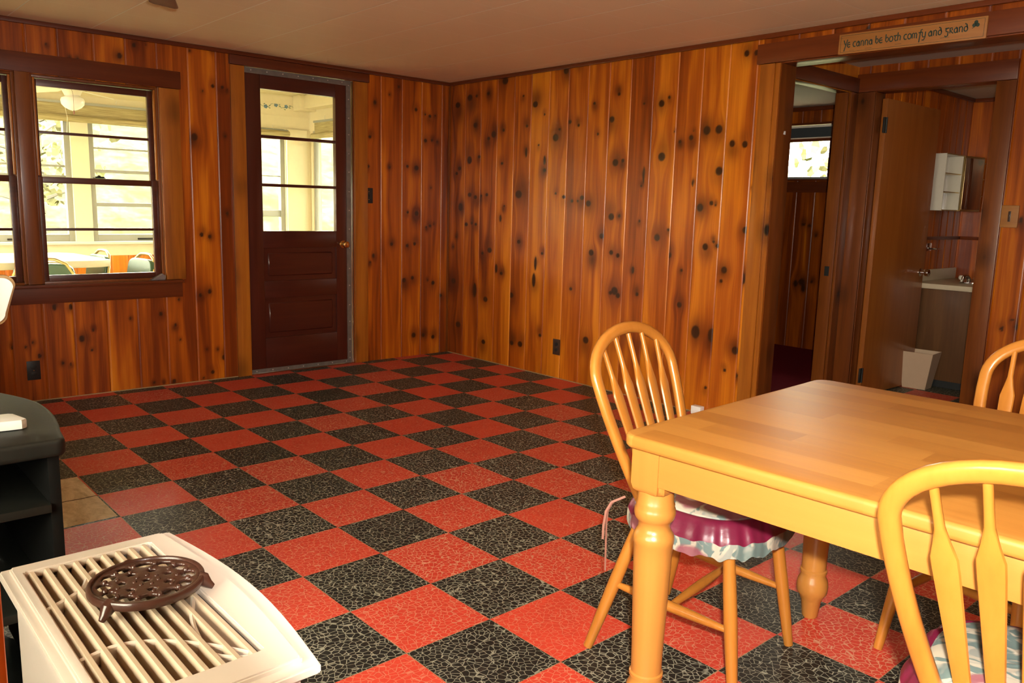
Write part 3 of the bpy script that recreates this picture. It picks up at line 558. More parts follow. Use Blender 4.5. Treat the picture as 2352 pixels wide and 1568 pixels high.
board('trim_39', XA+.13,XE-.001, YW-.014,YW-.0003, 1.075,1.10,'trimh'); board('trim_40', XE-.014,XE-.0003, -.9,YW-.015, 1.075,1.10,'trimy'); board('trim_41', XE-.02,XE-.0003,-.9,YW-.02,2.14,2.169,'trimy'); board('trim_42', XA+.13,XE-.021, YW-.02,YW-.0003,2.14,2.169,'trimh')
bd=thing('door_2','plain brown veneer bathroom door standing open against the wall','door',(XA+.09,.468,0),-.030,None,'structure')
MB().box(0,.79,-.036,0,.012,2.0,.002).build('slab',M['bathdoor'],bd)
for sgn in (1,):
    k=MB(); k.lathe([(.030,0),(.030,.004),(.013,.008),(.011,.030),(.022,.038),(.026,.050),(.024,.064),(.012,.068),(.001,.069)],20,Tr(.735,-.036,.845)@Rx(PI/2)); k.build('knob',M['chrome'],bd)
for zz in (1.83,.16):
    h=MB(); h.box(-.030,.001,-.040,-.028,zz-.05,zz+.05,.002); h.lathe([(.007,-.05),(.007,.05)],10,Tr(-.003,-.040,zz)); h.build('hinge',M['iron'],bd)

# ---- porch
YP=6.35; ZP=-.13; HP=2.36; PX0,PX1=-2.9,2.95
struct('floor_porch', MB().box(PX0,PX1+.1,Yb+.1,YP+.1,ZP-.05,ZP), M['pfloor'])
struct('ceiling_porch', MB().box(PX0,PX1+.1,Yb+.08,YP+.1,HP,HP+.03), M['cream'])
wp=MB()
for a in (2.02,2.14,2.26): wp.box(PX0,PX1,YP-.006,YP,a-.004,a+.004)
struct('trim_43', wp, M['cream'])
Wx=[(-2.75,-1.55),(-1.42,-.52),(-.40,.545),(.695,1.66),(1.80,2.655)]
zs,zt=.86,2.00
m=MB(); m.box(PX0,PX1,YP,YP+.1,.68,zs-.07).box(PX0,PX1,YP,YP+.1,zt,HP)
e=PX0
for a,b in Wx+[(2.90,PX1+.001)]:
    m.box(e,a,YP-.02,YP+.1,zs-.07,zt); e=b
m.box(2.90,PX1+.001,YP-.02,YP+.1,zs-.07,zt)
struct('wall_porch_far', m, M['cream'])
pine_wall('wall_porch_lower', lambda u,z,d:(u,YP+.002+d,z), PX0,PX1,ZP,.68, seams_every(PX0,PX1,.15,8), [], [], step=.02, seed=51, tone=[.8,.95,.85,.9])
board('trim_44', PX0,PX1, YP-.06,YP+.1, zs-.07,zs-.045,'creamw')
def porch_window(n,a,b,y,label,rails,mid=True,axis='x'):
    w=thing('window_%d'%n,label,'window',((a+b)/2,y,zs-.045),0,None,'structure')
    hw=(b-a)/2; h=zt-zs+.045
    f=MB(); f.box(-hw,-hw+.05,.01,.07,0,h,.003).box(hw-.05,hw,.01,.07,0,h,.003).box(-hw+.05,hw-.05,.01,.07,0,.065,.003).box(-hw+.05,hw-.05,.01,.07,h-.04,h,.003)
    f.build('frame',M['alum'],w)
    r=MB()
    for zz,t in rails: r.box(-hw+.05,hw-.05,.02,.05,zz-zs+.045-t/2,zz-zs+.045+t/2,.002)
    r.build('rail',M['alum'],w)
    MB().box(-hw+.045,hw-.045,.034,.037,.06,h-.035).build('pane',M['glass'],w,smooth=False)
    MB().box(-.08,.08,-.004,.012,.012,.030,.003).build('catch',M['iron'],w)
    return w
porch_window(4,*Wx[0],YP,'far left porch window, hidden behind the wall mullion',[(1.5,.02),(1.38,.03)])
porch_window(5,*Wx[1],YP,'porch window at the left edge of the picture, behind the left half window',[(1.5,.02),(1.40,.04)])
porch_window(6,*Wx[2],YP,'aluminium porch window left of the cream post, above the green chair',[(1.50,.02),(1.40,.035)])
porch_window(7,*Wx[3],YP,'aluminium porch window right of the cream post, with two thin cross rails',[(1.68,.016),(1.47,.03),(1.16,.035)])
porch_window(8,*Wx[4],YP,'porch window seen at the left through the door glass',[(1.10,.07),(1.5,.012)])
# porch right wall (x = PX1) with one window and a blind
m=MB(); m.box(PX1,PX1+.1,Yb+.1,YP,ZP,zs-.07).box(PX1,PX1+.1,Yb+.1,YP,zt,HP).box(PX1,PX1+.1,6.27,YP+.1,zs-.07,zt).box(PX1,PX1+.1,4.62,4.72,zs-.07,zt).box(PX1,PX1+.1,Yb+.1,3.75,zs-.07,zt)
struct('wall_porch_right', m, M['cream'])
def side_window(n,a,b,label):
    w=thing('window_%d'%n,label,'window',(PX1,(a+b)/2,zs-.07),0,None,'structure'); hw=(b-a)/2; h=zt-zs+.07
    f=MB(); f.box(.01,.06,-hw,-hw+.04,0,h,.003).box(.01,.06,hw-.04,hw,0,h,.003).box(.01,.06,-hw+.04,hw-.04,0,.05,.003).box(.01,.06,-hw+.04,hw-.04,h-.04,h,.003).box(.02,.05,-hw+.04,hw-.04,.60,.62,.002)
    f.build('frame',M['alum'],w); MB().box(.03,.033,-hw+.035,hw-.035,.045,h-.035).build('pane',M['glass'],w,smooth=False)
side_window(9,4.72,6.27,'bright porch side window under the rolled blind, seen right through the door glass'); side_window(10,3.75,4.62,'nearer side window of the porch')
m=MB(); m.box(PX0-.1,PX0,Yb+.1,YP+.1,ZP,.79).box(PX0-.1,PX0,Yb+.1,YP+.1,2.0,HP).box(PX0-.1,PX0,Yb+.1,3.8,.79,2.0).box(PX0-.1,PX0,6.1,YP+.1,.79,2.0).box(PX0-.1,PX0,4.9,5.0,.79,2.0)
struct('wall_porch_left', m, M['cream'])
board('trim_45', 2.76,PX1, YP-.16,YP-.001, 2.20,HP-.001,'cream'); board('trim_46', PX1-.14,PX1-.001, Yb+.12,YP-.161, 2.22,HP-.001,'cream')
board('trim_47', 2.66,2.90, YP-.045,YP-.021, zs-.045,zt+.0,'cream')
# cream painted inner face of the house wall on the porch side + outer shell that closes the cavities
m=MB(); m.box(PX0,-1.18,Yb+.10,Yb+.12,ZP,HP).box(-1.18,.38,Yb+.10,Yb+.12,ZP,.69).box(-1.18,.38,Yb+.10,Yb+.12,1.95,HP).box(.38,.905,Yb+.10,Yb+.12,ZP,HP).box(.905,1.79,Yb+.10,Yb+.12,2.15,HP).box(1.79,PX1+.1,Yb+.10,Yb+.12,ZP,HP)
struct('wall_porch_near', m, M['cream'])
for n_,(a_,b_) in ((12,(3.8,4.9)),(13,(5.0,6.1))):
    w=thing('window_%d'%n_,'left end porch window nearer the house' if n_==12 else 'left end porch window farther from the house','window',(PX0-.05,(a_+b_)/2,.79),0,None,'structure'); hw=(b_-a_)/2
    f=MB(); f.box(-.03,.03,-hw,-hw+.04,0,1.21,.003).box(-.03,.03,hw-.04,hw,0,1.21,.003).box(-.03,.03,-hw+.04,hw-.04,0,.05,.003).box(-.03,.03,-hw+.04,hw-.04,1.17,1.21,.003).box(-.02,.02,-hw+.04,hw-.04,.6,.62,.002)
    f.build('frame',M['alum'],w); MB().box(-.002,.001,-hw+.035,hw-.035,.045,1.175).build('pane',M['glass'],w,smooth=False)
struct('roof', MB().box(-3.3,6.2,-3.9,6.8,2.44,2.52), M['shell'])
m=MB(); m.box(-3.02,-2.9,-3.7,-2.2,-.6,2.44).box(-3.02,-2.9,-.6,3.55,-.6,2.44).box(-3.0,-2.9,3.55,6.45,-.6,ZP).box(-3.0,-2.9,-2.2,-.6,-.6,.85).box(-3.0,-2.9,-2.2,-.6,1.95,2.44).box(-2.9,5.9,-3.7,-3.6,-.6,2.44)
m.box(5.8,5.9,-3.6,1.60,-.6,2.44).box(5.8,5.9,2.50,3.6,-.6,2.44).box(5.8,5.9,1.60,2.50,-.6,1.53).box(5.8,5.9,1.60,2.50,2.08,2.44).box(3.15,5.8,3.5,3.6,-.6,2.44)
m.box(PX0-.1,PX1+.1,YP,YP+.1,-.6,ZP).box(PX1,PX1+.1,3.55,YP,-.6,ZP)
m.box(-2.9,-2.76,-2.24,-2.2,.81,1.99).box(-2.9,-2.76,-.6,-.56,.81,1.99).box(-2.9,-2.76,-2.2,-.6,.81,.85).box(-2.9,-2.76,-2.2,-.6,1.95,1.99)
m.box(5.56,5.8,1.56,1.60,1.5,2.1).box(5.56,5.8,2.5,2.54,1.5,2.1).box(5.56,5.8,1.6,2.5,1.5,1.54).box(5.56,5.8,1.6,2.5,2.065,2.1)
struct('wall_outside', m, M['shell'])
# unseen window added in the left wall to bring in ambient daylight
w=thing('window_11','wide unseen window added in the left wall for ambient daylight','window',(XL,-1.4,.85),0,None,'structure')
f=MB(); f.box(-.08,.02,-.80,-.74,0,1.1,.003).box(-.08,.02,.74,.80,0,1.1,.003).box(-.08,.02,-.74,.74,0,.05,.003).box(-.08,.02,-.74,.74,1.05,1.1,.003).box(-.06,0,-.02,.02,.05,1.05,.003).box(-.06,0,-.74,-.02,.53,.56,.003).box(-.06,0,.02,.74,.53,.56,.003)
f.build('frame',M['trimy'],w); MB().box(-.035,-.032,-.75,.75,.04,1.06).build('pane',M['glass'],w,smooth=False)
# ================================================================== THINGS
def circ(r,n,cx=0,cy=0): return [(cx+r*math.cos(2*PI*i/n),cy+r*math.sin(2*PI*i/n)) for i in range(n)]
# ---- dining table
tb=thing('dining_table','large blond maple table with turned legs and a butcher block top','table',(-.128,-.885,0),math.radians(2.0))
TW,TL_=.985,1.50
poly=[]; rc=.045
for cx,cy,a0 in ((TW-rc,-rc,0),(rc,-rc,90),(rc,-TL_+rc,180),(TW-rc,-TL_+rc,270)):
    for k in range(7):
        a=math.radians(a0+k*15); poly.append((cx+rc*math.cos(a),cy+rc*math.sin(a)))
MB().prism(poly,.712,.742,.010,3).build('tabletop',M['butcher'],tb)
ins=.022; ah0,ah1=.632,.712
MB().box(ins,ins+.022,-TL_+.10,-.10,ah0,ah1,.002).build('side_apron',M['tapr'],tb); MB().box(TW-ins-.022,TW-ins,-TL_+.10,-.10,ah0,ah1,.002).build('side_apron',M['tapr'],tb)
MB().box(.10,TW-.10,-ins-.022,-ins,ah0,ah1,.002).build('end_apron',M['tleg'],tb); MB().box(.10,TW-.10,-TL_+ins,-TL_+ins+.022,ah0,ah1,.002).build('end_apron',M['tleg'],tb)
prof=[(.020,.0),(.024,.006),(.030,.058),(.033,.062),(.036,.072),(.045,.085),(.047,.105),(.044,.125),(.037,.138),(.036,.148),(.040,.150),(.040,.158),(.036,.161),(.037,.22),(.041,.34),(.044,.44),(.0455,.480),(.047,.484),(.048,.495),(.046,.505),(.041,.512),(.037,.520),(.0365,.532),(.042,.540),(.046,.545),(.048,.556),(.047,.566),(.044,.572),(.045,.578),(.042,.584),(.0405,.615),(.041,.63)]
for (lx,ly) in ((.066,-.066),(TW-.066,-.066),(.066,-TL_+.066),(TW-.066,-TL_+.066)):
    l=MB(); l.lathe(prof,32,Tr(lx,ly,0))
    b=bmesh.new(); bmesh.ops.create_cube(b,size=1)
    for v in b.verts: v.co=Vector((lx+v.co.x*.094, ly+v.co.y*.094, .6585+v.co.z*.105))
    bmesh.ops.bevel(b,geom=[e for e in b.edges if abs(e.verts[0].co.z-e.verts[1].co.z)>.05],offset=.012,segments=3,affect='EDGES')
    low=[e for e in b.edges if e.verts[0].co.z<.61 and e.verts[1].co.z<.61]
    bmesh.ops.bevel(b,geom=low,offset=.016,segments=3,profile=.5,affect='EDGES')
    l.merge(b); l.build('leg',M['tleg'],tb)

# ---- chairs (arrow-back windsor), local: faces +y, origin on floor under the seat
YB0,LEAN,HT,WM,ZM,WB=-.135,.36,.915,.207,.775,.138
def yb(z): return YB0-LEAN*(z-.45)
def hoopw(z):
    if z>=ZM: return WM*math.sqrt(max(0,1-((z-ZM)/(HT-.017-ZM))**2))
    t=(ZM-z)/(ZM-.44); return WM-(WM-WB)*(t**1.5)
def make_chair(name,label):
    c=thing(name,label,'chair')
    s=[]
    for k in range(40):
        a=2*PI*k/40; e=2/2.7; x=.200*math.copysign(abs(math.cos(a))**e,math.cos(a)); y=.190*math.copysign(abs(math.sin(a))**e,math.sin(a))
        x*=(1+.06*(y/.2)); s.append((x,y))
    MB().prism(s,.402,.437,.010,3).build('seat',M['oakx'],c)
    pts=[]; 
    for i in range(9): z=.430+(ZM-.430)*i/8; pts.append((-hoopw(z),yb(z),z))
    for i in range(1,24):
        a=PI-PI*i/24; z=ZM+(HT-.017-ZM)*math.sin(a); pts.append((WM*math.cos(a),yb(z),z))
    for i in range(9): z=ZM-(ZM-.430)*i/8; pts.append((hoopw(z),yb(z),z))
    nb=Vector((0,1,LEAN)).normalized()
    MB().tube(pts,0,14,ab=(.0175,.0125),up=nb).build('back_hoop',M['oak'],c)
    for j in range(5):
        xb=(j-2)*.046; xt=(j-2)*.072
        # find top on hoop
        zt_=.9
        for q in range(200):
            z=.6+q*.0016
            if hoopw(z)-.012<abs(xt) and z>ZM: zt_=z; break
        else: zt_=HT-.03
        zt_=min(zt_,HT-.034)
        P=[];ab=[]
        for q in range(17):
            t=q/16; z=.436+(zt_-.436)*t; x=xb+(xt-xb)*t
            P.append((x,yb(z)+.002,z))
            if t<.62: w=.0125+ .0085*(t/.62)
            elif t<.70: w=.0210
            elif t<.84: w=.0210-.0140*math.sin((t-.70)/.14*PI/2)
            else: w=.0070
            ab.append((w,.0065 if t<.75 else .0068))
        MB().tube(P,0,12,ab=ab,up=nb).build('back_slat',M['oak'],c)
    feet=[(-.185,.195),(.185,.195),(-.225,-.232),(.225,-.232)]; tops=[(-.145,.135),(.145,.135),(-.13,-.125),(.13,-.125)]
    def pt(i,z): 
        t=z/.41; return Vector((feet[i][0]+(tops[i][0]-feet[i][0])*t, feet[i][1]+(tops[i][1]-feet[i][1])*t, z))
    for i in range(4):
        zs_=[.0015,.05,.12,.2,.28,.36,.412]; rr=[.0130,.0145,.0165,.0180,.0175,.0155,.0150]
        MB().tube([pt(i,z) for z in zs_],rr,16).build('leg',M['oak'],c)
    sides=[]
    for (a_,b_) in ((0,2),(1,3)):
        A=pt(a_,.175);B=pt(b_,.195); P=[A.lerp(B,t) for t in (0,.1,.3,.5,.7,.9,1)]
        MB().tube(P,[.008,.010,.0135,.015,.0135,.010,.008],14).build('side_stretcher',M['oak'],c); sides.append((A+B)/2)
    P=[sides[0].lerp(sides[1],t) for t in (0,.1,.3,.5,.7,.9,1)]
    MB().tube(P,[.008,.010,.0125,.014,.0125,.010,.008],14).build('cross_stretcher',M['oak'],c)
    return c
def make_cushion(label, group):
    c=thing('seat_cushion',label,'cushion',group=group)
    def R(a):
        e=2/2.6; x=.180*math.copysign(abs(math.cos(a))**e,math.cos(a)); y=.172*math.copysign(abs(math.sin(a))**e,math.sin(a)); return x*(1+.05*y/.17),y+.010
    def pad(u,v):
        a=2*PI*u; x,y=R(a); 
        # v 0 bottom centre .. 1 top centre
        if v<.35: k=v/.35; z=.4375; s=k
        elif v<.55: k=(v-.35)/.2; s=1+.018*math.sin(k*PI); z=.4375+.034*k
        else: k=(v-.55)/.45; s=1-k; z=.4715+.014*math.sin(min(1,k*2.2)*PI/2)+.0025*math.sin(9*x*20)*math.sin(y*150)*(1-s)
        return (x*s,y*s+.010*(1-s),z)
    MB().grid(pad,60,22,True).build('pad',M['floral'],c)
    def ruf(u,v,t0,t1,dz=0):
        a=-PI/2+math.radians(34)+ (2*PI-math.radians(68))*u; x,y=R(a); t=t0+(t1-t0)*v
        w=math.sin(u*2*PI*13+1.3*math.sin(u*17))*.010*t+math.sin(u*2*PI*29)*.004*t
        s=1.0+.24*math.sin(min(1,t*1.25)*PI/2)
        drop=.088*t**1.5
        z=.462-drop+.016*math.sin(min(1,t*2.5)*PI)*.5 + w*.6+dz
        z=max(z,.345)
        return (x*s*(1+w*1.1),(y-.01)*s*(1+w*1.1)+.01,z)
    r=MB().grid(lambda u,v:ruf(u,v,0,.68),260,9).build('ruffle',M['satin'],c)
    MB().grid(lambda u,v:ruf(u,v,.68,1.0),260,5).build('border',M['floral'],r)
    for sx in (-1,1):
        for k,(dx,ln) in enumerate(((.0,.20),(.018,.10))):
            P=[(sx*.165,-.168,.452),(sx*(.186+dx*.4),-.195,.436),(sx*(.194+dx*.5),-.205,.41),(sx*(.195+dx*.8),-.207,.37),(sx*(.192+dx*1.1),-.206,.43-ln)]
            MB().tube(P,0,8,ab=(.0035,.0012)).build('tie',M['tie'],c)
    return c
ch=make_chair('dining_chair','blond arrow back chair pushed in at the left end of the table, fully in view')
G='dining chairs around the maple table'; ch['group']=G
ch.location=(.372,-.80,0); ch.rotation_euler=(0,0,math.radians(188))
cu=make_cushion('floral cushion with burgundy ruffle on the chair at the left end of the table','ruffled floral cushions on the dining chairs'); cu.location=(.372,-.80,0); cu.rotation_euler=(0,0,math.radians(188))
def dup(src,loc,rz,label):
    c=copy_tree(src); c.location=loc; c.rotation_euler=(0,0,rz); c['label']=label; return c
POS3=(.03,-1.725,0); R3=math.radians(-84)
dup(ch,POS3,R3,'nearest blond arrow back chair, its back against the camera at the lower right corner')
dup(cu,POS3,R3,'floral cushion with burgundy ruffle on the nearest chair at the lower right corner')
POS2=(.93,-1.36,0); R2=math.radians(80)
dup(ch,POS2,R2,'blond arrow back chair behind the table, only its hoop showing at the right edge')

# ---- cream heater with cast grille
sx0,sx1,sy0,sy1,ZT=-1.285,-.996,-1.106,-.508,.612
hs=thing('gas_heater','cream enamel cast iron heater with a slotted grille top','heater',((sx0+sx1)/2,(sy0+sy1)/2,0))
hx=(sx1-sx0)/2; hy=(sy1-sy0)/2
def bow(x0,x1,y0,y1,bw,n=14):
    # rectangle whose +x side bows outwards
    p=[(x0,y0)]
    for i in range(n+1):
        t=i/n; p.append((x1+bw*math.sin(PI*t)*1.0, y0+(y1-y0)*t))
    p.append((x0,y1)); return p
def ringslab(mb, outer, inner, z0,z1):
    b=bmesh.new(); n=len(outer)
    vo=[b.verts.new((x,y,z1)) for x,y in outer]; vi=[b.verts.new((x,y,z1)) for x,y in inner]; wo=[b.verts.new((x,y,z0)) for x,y in outer]; wi=[b.verts.new((x,y,z0)) for x,y in inner]
    for i in range(n):
        j=(i+1)%n
        b.faces.new((vo[i],vo[j],vi[j],vi[i])); b.faces.new((wo[j],wo[i],wi[i],wi[j])); b.faces.new((wo[i],wo[j],vo[j],vo[i])); b.faces.new((vi[i],vi[j],wi[j],wi[i]))
    bmesh.ops.recalc_face_normals(b,faces=b.faces[:]); bmesh.ops.bevel(b,geom=b.edges[:],offset=.0025,segments=2,affect='EDGES',clamp_overlap=True)
    mb.merge(b)
# grille opening
gx0,gx1,gy0,gy1=-hx+.030,hx-.055,-hy+.075,hy-.048
def rect(x0,x1,y0,y1,n=14):
    p=[(x0,y0)]
    for i in range(n+1): p.append((x1,y0+(y1-y0)*i/n))
    p.append((x0,y1)); return p
t=MB()
ringslab(t,bow(-hx,hx-.004,-hy,hy,.030),rect(gx0-.012,gx1+.012,gy0-.012,gy1+.012),ZT-.022,ZT-.008)
ringslab(t,bow(-hx+.014,hx-.022,-hy+.020,hy-.014,.020),rect(gx0,gx1,gy0,gy1),ZT-.014,ZT)
top=t.build('top_plate',M['enamel'],hs)
bd_=MB()
bd_.prism(bow(-hx+.016,hx-.018,-hy+.018,hy-.018,.026),ZT-.052,ZT-.022,.004,2)
bodytop=bd_
m_=MB()
ringslab(m_,bow(-hx+.020,hx-.024,-hy+.022,hy-.020,.026),rect(gx0-.004,gx1+.004,gy0-.004,gy1+.004),.10,ZT-.022)
m_.build('cabinet',M['enamel'],hs); bd_.bm.free()
m_=MB(); m_.prism(bow(-hx+.04,hx-.045,-hy+.05,hy-.045,.02),.0,.10,.003); m_.build('plinth',M['heater_in'],hs)
m_=MB(); m_.box(gx0+.004,gx1-.004,gy0+.004,gy1-.004,.30,ZT-.10,.01); 
for i in range(4): m_.box(gx0+.006,gx1-.006,gy0+.06+i*.12,gy0+.075+i*.12,ZT-.10,ZT-.085,.002)
m_.build('burner_box',M['heater_in'],hs)
m_=MB(); m_.tube([(gx0+.004,gy1-.09,ZT-.088),(gx0+.05,gy1-.08,ZT-.084),(gx0+.09,gy1-.07,ZT-.088)],.003,8); m_.build('wire',M['red'],hs)
nb_=9
for i in range(nb_):
    x=gx0+(gx1-gx0)*(i+.5)/nb_
    b=MB(); b.prism([(-.0078,-.026),(.0078,-.026),(.0062,-.002),(.0030,.0035),(-.0030,.0035),(-.0062,-.002)],gy0-.004,gy1+.004,.0,1, Tr(x,0,ZT-.006)@Matrix(((1,0,0,0),(0,0,1,0),(0,1,0,0),(0,0,0,1))))
    b.build('grille_bar',M['stain'] ,hs)
# decorative crossing arcs between the bars
arcs=[[(gx0,.10),(gx0+.06,.142),(gx0+.092,.200),(gx0+.13,.165),(gx0+.17,.10),(gx1,.055)],[(gx0,-.085),(gx0+.05,-.075),(gx0+.10,-.098),(gx0+.15,-.15),(gx0+.19,-.21)],[(gx1,.030),(gx1-.028,-.030),(gx1-.05,-.10),(gx1-.056,-.18),(gx1-.02,-.222)]]
for A in arcs:
    P=[]
    for k in range(len(A)-1):
        p0,p1,p2,p3=A[max(k-1,0)],A[k],A[k+1],A[min(k+2,len(A)-1)]
        for q in range(8):
            s_=q/8; P.append(tuple(.5*((2*p1[c])+(-p0[c]+p2[c])*s_+(2*p0[c]-5*p1[c]+4*p2[c]-p3[c])*s_**2+(-p0[c]+3*p1[c]-3*p2[c]+p3[c])*s_**3) for c in (0,1))+(ZT-.0150,))
    P.append((A[-1][0],A[-1][1],ZT-.0150))
    MB().tube(P,0,8,ab=(.0050,.0115),up=(0,0,1)).build('grille_scroll',M['enamel'],hs)
for k in (-1,1):
    MB().box(-hx+.05,-hx+.08,k*(hy-.06)-.015,k*(hy-.06)+.015,0,.1).build('foot',M['heater_in'],hs)

# ---- trivet on the heater
tv=thing('trivet','round brown enamelled iron trivet with pierced holes lying on the heater grille','trivet',(-1.122,-.762,ZT-.001),math.radians(8))
R_=.083
b=MB()
ns,nr=96,30
holes=[(.062*math.cos(2*PI*k/12+.13),.062*math.sin(2*PI*k/12+.13),.0125,.0095,2*PI*k/12+.13) for k in range(12)]+[(.036*math.cos(2*PI*k/7),.036*math.sin(2*PI*k/7),.0062,.0050,2*PI*k/7) for k in range(7)]+[(0,0,.005,.005,0)]
g=bmesh.new(); step=.0021; n=int(2*R_/step)+2
V={}
def inside(x,y):
    if x*x+y*y>(R_-.002)**2: return False
    for hx_,hy_,ra,rb_,an in holes:
        dx,dy=x-hx_,y-hy_; c_,s_=math.cos(an),math.sin(an); q1=(dx*c_+dy*s_)/rb_; q2=(-dx*s_+dy*c_)/ra
        if q1*q1+q2*q2<1: return False
    return True
def vt(i,j,z):
    k=(i,j,z)
    if k not in V: V[k]=g.verts.new((-R_+i*step,-R_+j*step,z))
    return V[k]
cells={(i,j) for i in range(n) for j in range(n) if inside(-R_+(i+.5)*step,-R_+(j+.5)*step)}
za,zb=.019,.026
for (i,j) in cells:
    g.faces.new((vt(i,j,zb),vt(i+1,j,zb),vt(i+1,j+1,zb),vt(i,j+1,zb))); g.faces.new((vt(i,j+1,za),vt(i+1,j+1,za),vt(i+1,j,za),vt(i,j,za)))
    for (di,dj,p,q) in ((1,0,(i+1,j),(i+1,j+1)),(-1,0,(i,j+1),(i,j)),(0,1,(i+1,j+1),(i,j+1)),(0,-1,(i,j),(i+1,j))):
        if (i+di,j+dj) not in cells: g.faces.new((vt(*p,zb),vt(*p,za),vt(*q,za),vt(*q,zb)))
for _ in range(3): bmesh.ops.smooth_vert(g,verts=g.verts[:],factor=.5,use_axis_x=True,use_axis_y=True,use_axis_z=True)
b.merge(g)
pl=b.build('pierced_plate',M['brown'],tv,angle=70)
b=MB(); b.tube([(R_*math.cos(2*PI*k/60),R_*math.sin(2*PI*k/60),.022) for k in range(60)],0,12,True,ab=(.0045,.007),up=(0,0,1)); b.build('rim',M['brown'],tv)
b=MB()
for k in range(12):
    a_=2*PI*k/12+.13+PI/12; b.lathe([(.0048,0),(.004,.0028),(.0018,.0045),(.0003,.0048)],10,Tr(.062*math.cos(a_),.062*math.sin(a_),.0245))
for k in range(9): b.lathe([(.0042,0),(.0034,.0026),(.0015,.004),(.0003,.0043)],10,Tr(.045*math.cos(2*PI*k/9+.3),.045*math.sin(2*PI*k/9+.3),.0245))
for k in range(7): b.lathe([(.0042,0),(.0034,.0026),(.0015,.004),(.0003,.0043)],10,Tr(.018*math.cos(2*PI*k/7+.2),.018*math.sin(2*PI*k/7+.2),.0245))
b.build('raised_beads',M['brown'],tv)
for k,a_ in enumerate((math.radians(205),math.radians(325),math.radians(85))):
    c_,s_=math.cos(a_),math.sin(a_)
    MB().tube([(R_*.93*c_,R_*.93*s_,.021),(R_*1.04*c_,R_*1.04*s_,.018),(R_*1.12*c_,R_*1.12*s_,.0095),(R_*1.20*c_,R_*1.20*s_,.0045)],[.012,.011,.007,.0045],12).build('foot',M['brown'],tv)

# ---- black media stand at the left
bs=thing('media_stand','black open shelf stand with a rounded top at the left edge','stand',(-1.5,.12,0))
poly=[(-.50,-.345),(.365,-.345)]
for k in range(7): a_=math.radians(-90+k*13); poly.append((.375+.022*math.cos(a_),-.323+.022*math.sin(a_)))
for k in range(1,13):
    t_=k/12; poly.append((.395+.033*math.sin(PI*min(1,t_*1.12))-.10*max(0,t_-.55)**1.4*1.6, -.31+.60*t_))
poly+= [(.30,.34),(.18,.40),(-.50,.40)]
MB().prism(poly,.705,.742,.010,3).build('top',M['blacklam'],bs)
lp=[(x*.985-.002,y*.97) for x,y in poly]

for a_,b_,c_,d_ in ((.362,.384,-.325,.28),(-.49,-.47,-.325,.37)): MB().box(a_,b_,c_,d_,.06,.705,.001).build('side_panel',M['standshaded'],bs)  # side panels blacker than the top: shade is put into their colour
q=MB(); q.box(-.47,.362,-.335,.30,.585,.603,.001); q.build('shelf',M['blacklam'],bs)
q=MB(); q.prism([(x*1.005,y*.985) for x,y in poly],.365,.385,.003,2); q.build('shelf',M['blacklam'],bs)
MB().prism([(x*.99,y) for x,y in poly],.035,.06,.004,2).build('base_shelf',M['blacklam'],bs)
MB().prism([(x*.93,y*.93) for x,y in poly],.0,.035,.0,1).build('plinth',M['linedk'],bs)
MB().box(-.47,.362,.30,.308,.06,.705).build('back_panel',M['blacklam'],bs)
rt=thing('router','slim white plastic box lying on the black stand','router',(-1.245,-.062,.7425),math.radians(-6))
MB().prism([(-.12,-.03),(.088,-.032),(.098,-.022),(.078,.036),(.07,.042),(-.12,.045)],.0005,.022,.004,2).build('case',M['white'],rt)
MB().box(.01,.03,.004,.008,.0221,.0226).build('marking',flat('grey_print',(.3,.3,.3),.5),rt,smooth=False)
# white panel standing on the stand, cut off by the left edge
dp=thing('display_panel','glossy white rounded panel with a tan edge standing on the black stand','panel',(-1.228,.10,.7425),math.radians(4))
rp=[]
for cx,cy,a0 in ((.086,.096,0),(-.20,.096,90),(-.20,.030,180),(.066,.030,270)):
    for k in range(7): a_=math.radians(a0+k*15); rp.append((cx+.024*math.cos(a_),cy+.024*math.sin(a_)))
Mx=Tr(0,0,.195)@Matrix(((1,0,0,0),(0,0,-1,0),(0,1,0,0),(0,0,0,1)))
MB().prism(rp,-.004,.014,.003,2,Mx).build('shell',M['tan'],dp)
MB().prism([(x*.965-.002,.063+(y-.063)*.9) for x,y in rp],.0135,.018,.002,2,Mx).build('face',M['white'],dp)
MB().box(-.12,.02,-.04,.06,0,.010,.003).box(-.06,-.03,.006,.018,.008,.21,.002).build('stand_foot',M['blackpl'],dp)
# foreground wooden post at the left edge
tag(MB().box(-1.55,-1.444,-1.60,-1.50,.0,2.218,.004).build('wooden_post',M['orange']),'bright orange varnished wooden post in the near left corner','post')

# ---- wall plates
def outlet(name,label,mat,Mw,kind='outlet'):
    o=thing(name,label,'outlet' if kind=='outlet' else 'light switch'); o.matrix_world=Mw
    MB().box(-.036,.036,-.058,.058,.0005,.006,.002).build('cover_plate',M[mat],o)
    if kind=='outlet':
        for s_ in (-1,1):
            MB().prism([(x,y*.82+s_*.021) for x,y in circ(.0165,20)],.005,.009,.001).box(-.007,-.005,s_*.021-.004,s_*.021+.005,.0085,.0093).box(.005,.007,s_*.021-.004,s_*.021+.004,.0085,.0093).build('socket',M['blackpl' if mat!='blackpl' else 'iron'],o)
        MB().lathe([(.003,0),(.0025,.0012)],10,Tr(0,0,.006)).build('screw',M['brass'],o)
    else:
        MB().box(-.006,.006,-.012,.012,.005,.007,.001).box(-.004,.004,-.002,.009,.006,.016,.002).build('toggle',M['iron' if mat=='blackpl' else 'brownpl'],o)
        MB().lathe([(.003,0),(.0025,.0012)],10,Tr(0,.03,.006)).build('screw',M['brass'],o); MB().lathe([(.003,0),(.0025,.0012)],10,Tr(0,-.03,.006)).build('screw',M['brass'],o)
    return o
outlet('wall_outlet','black outlet low on the wall under the window','blackpl',on_ywall(-.440,Yb,.192))
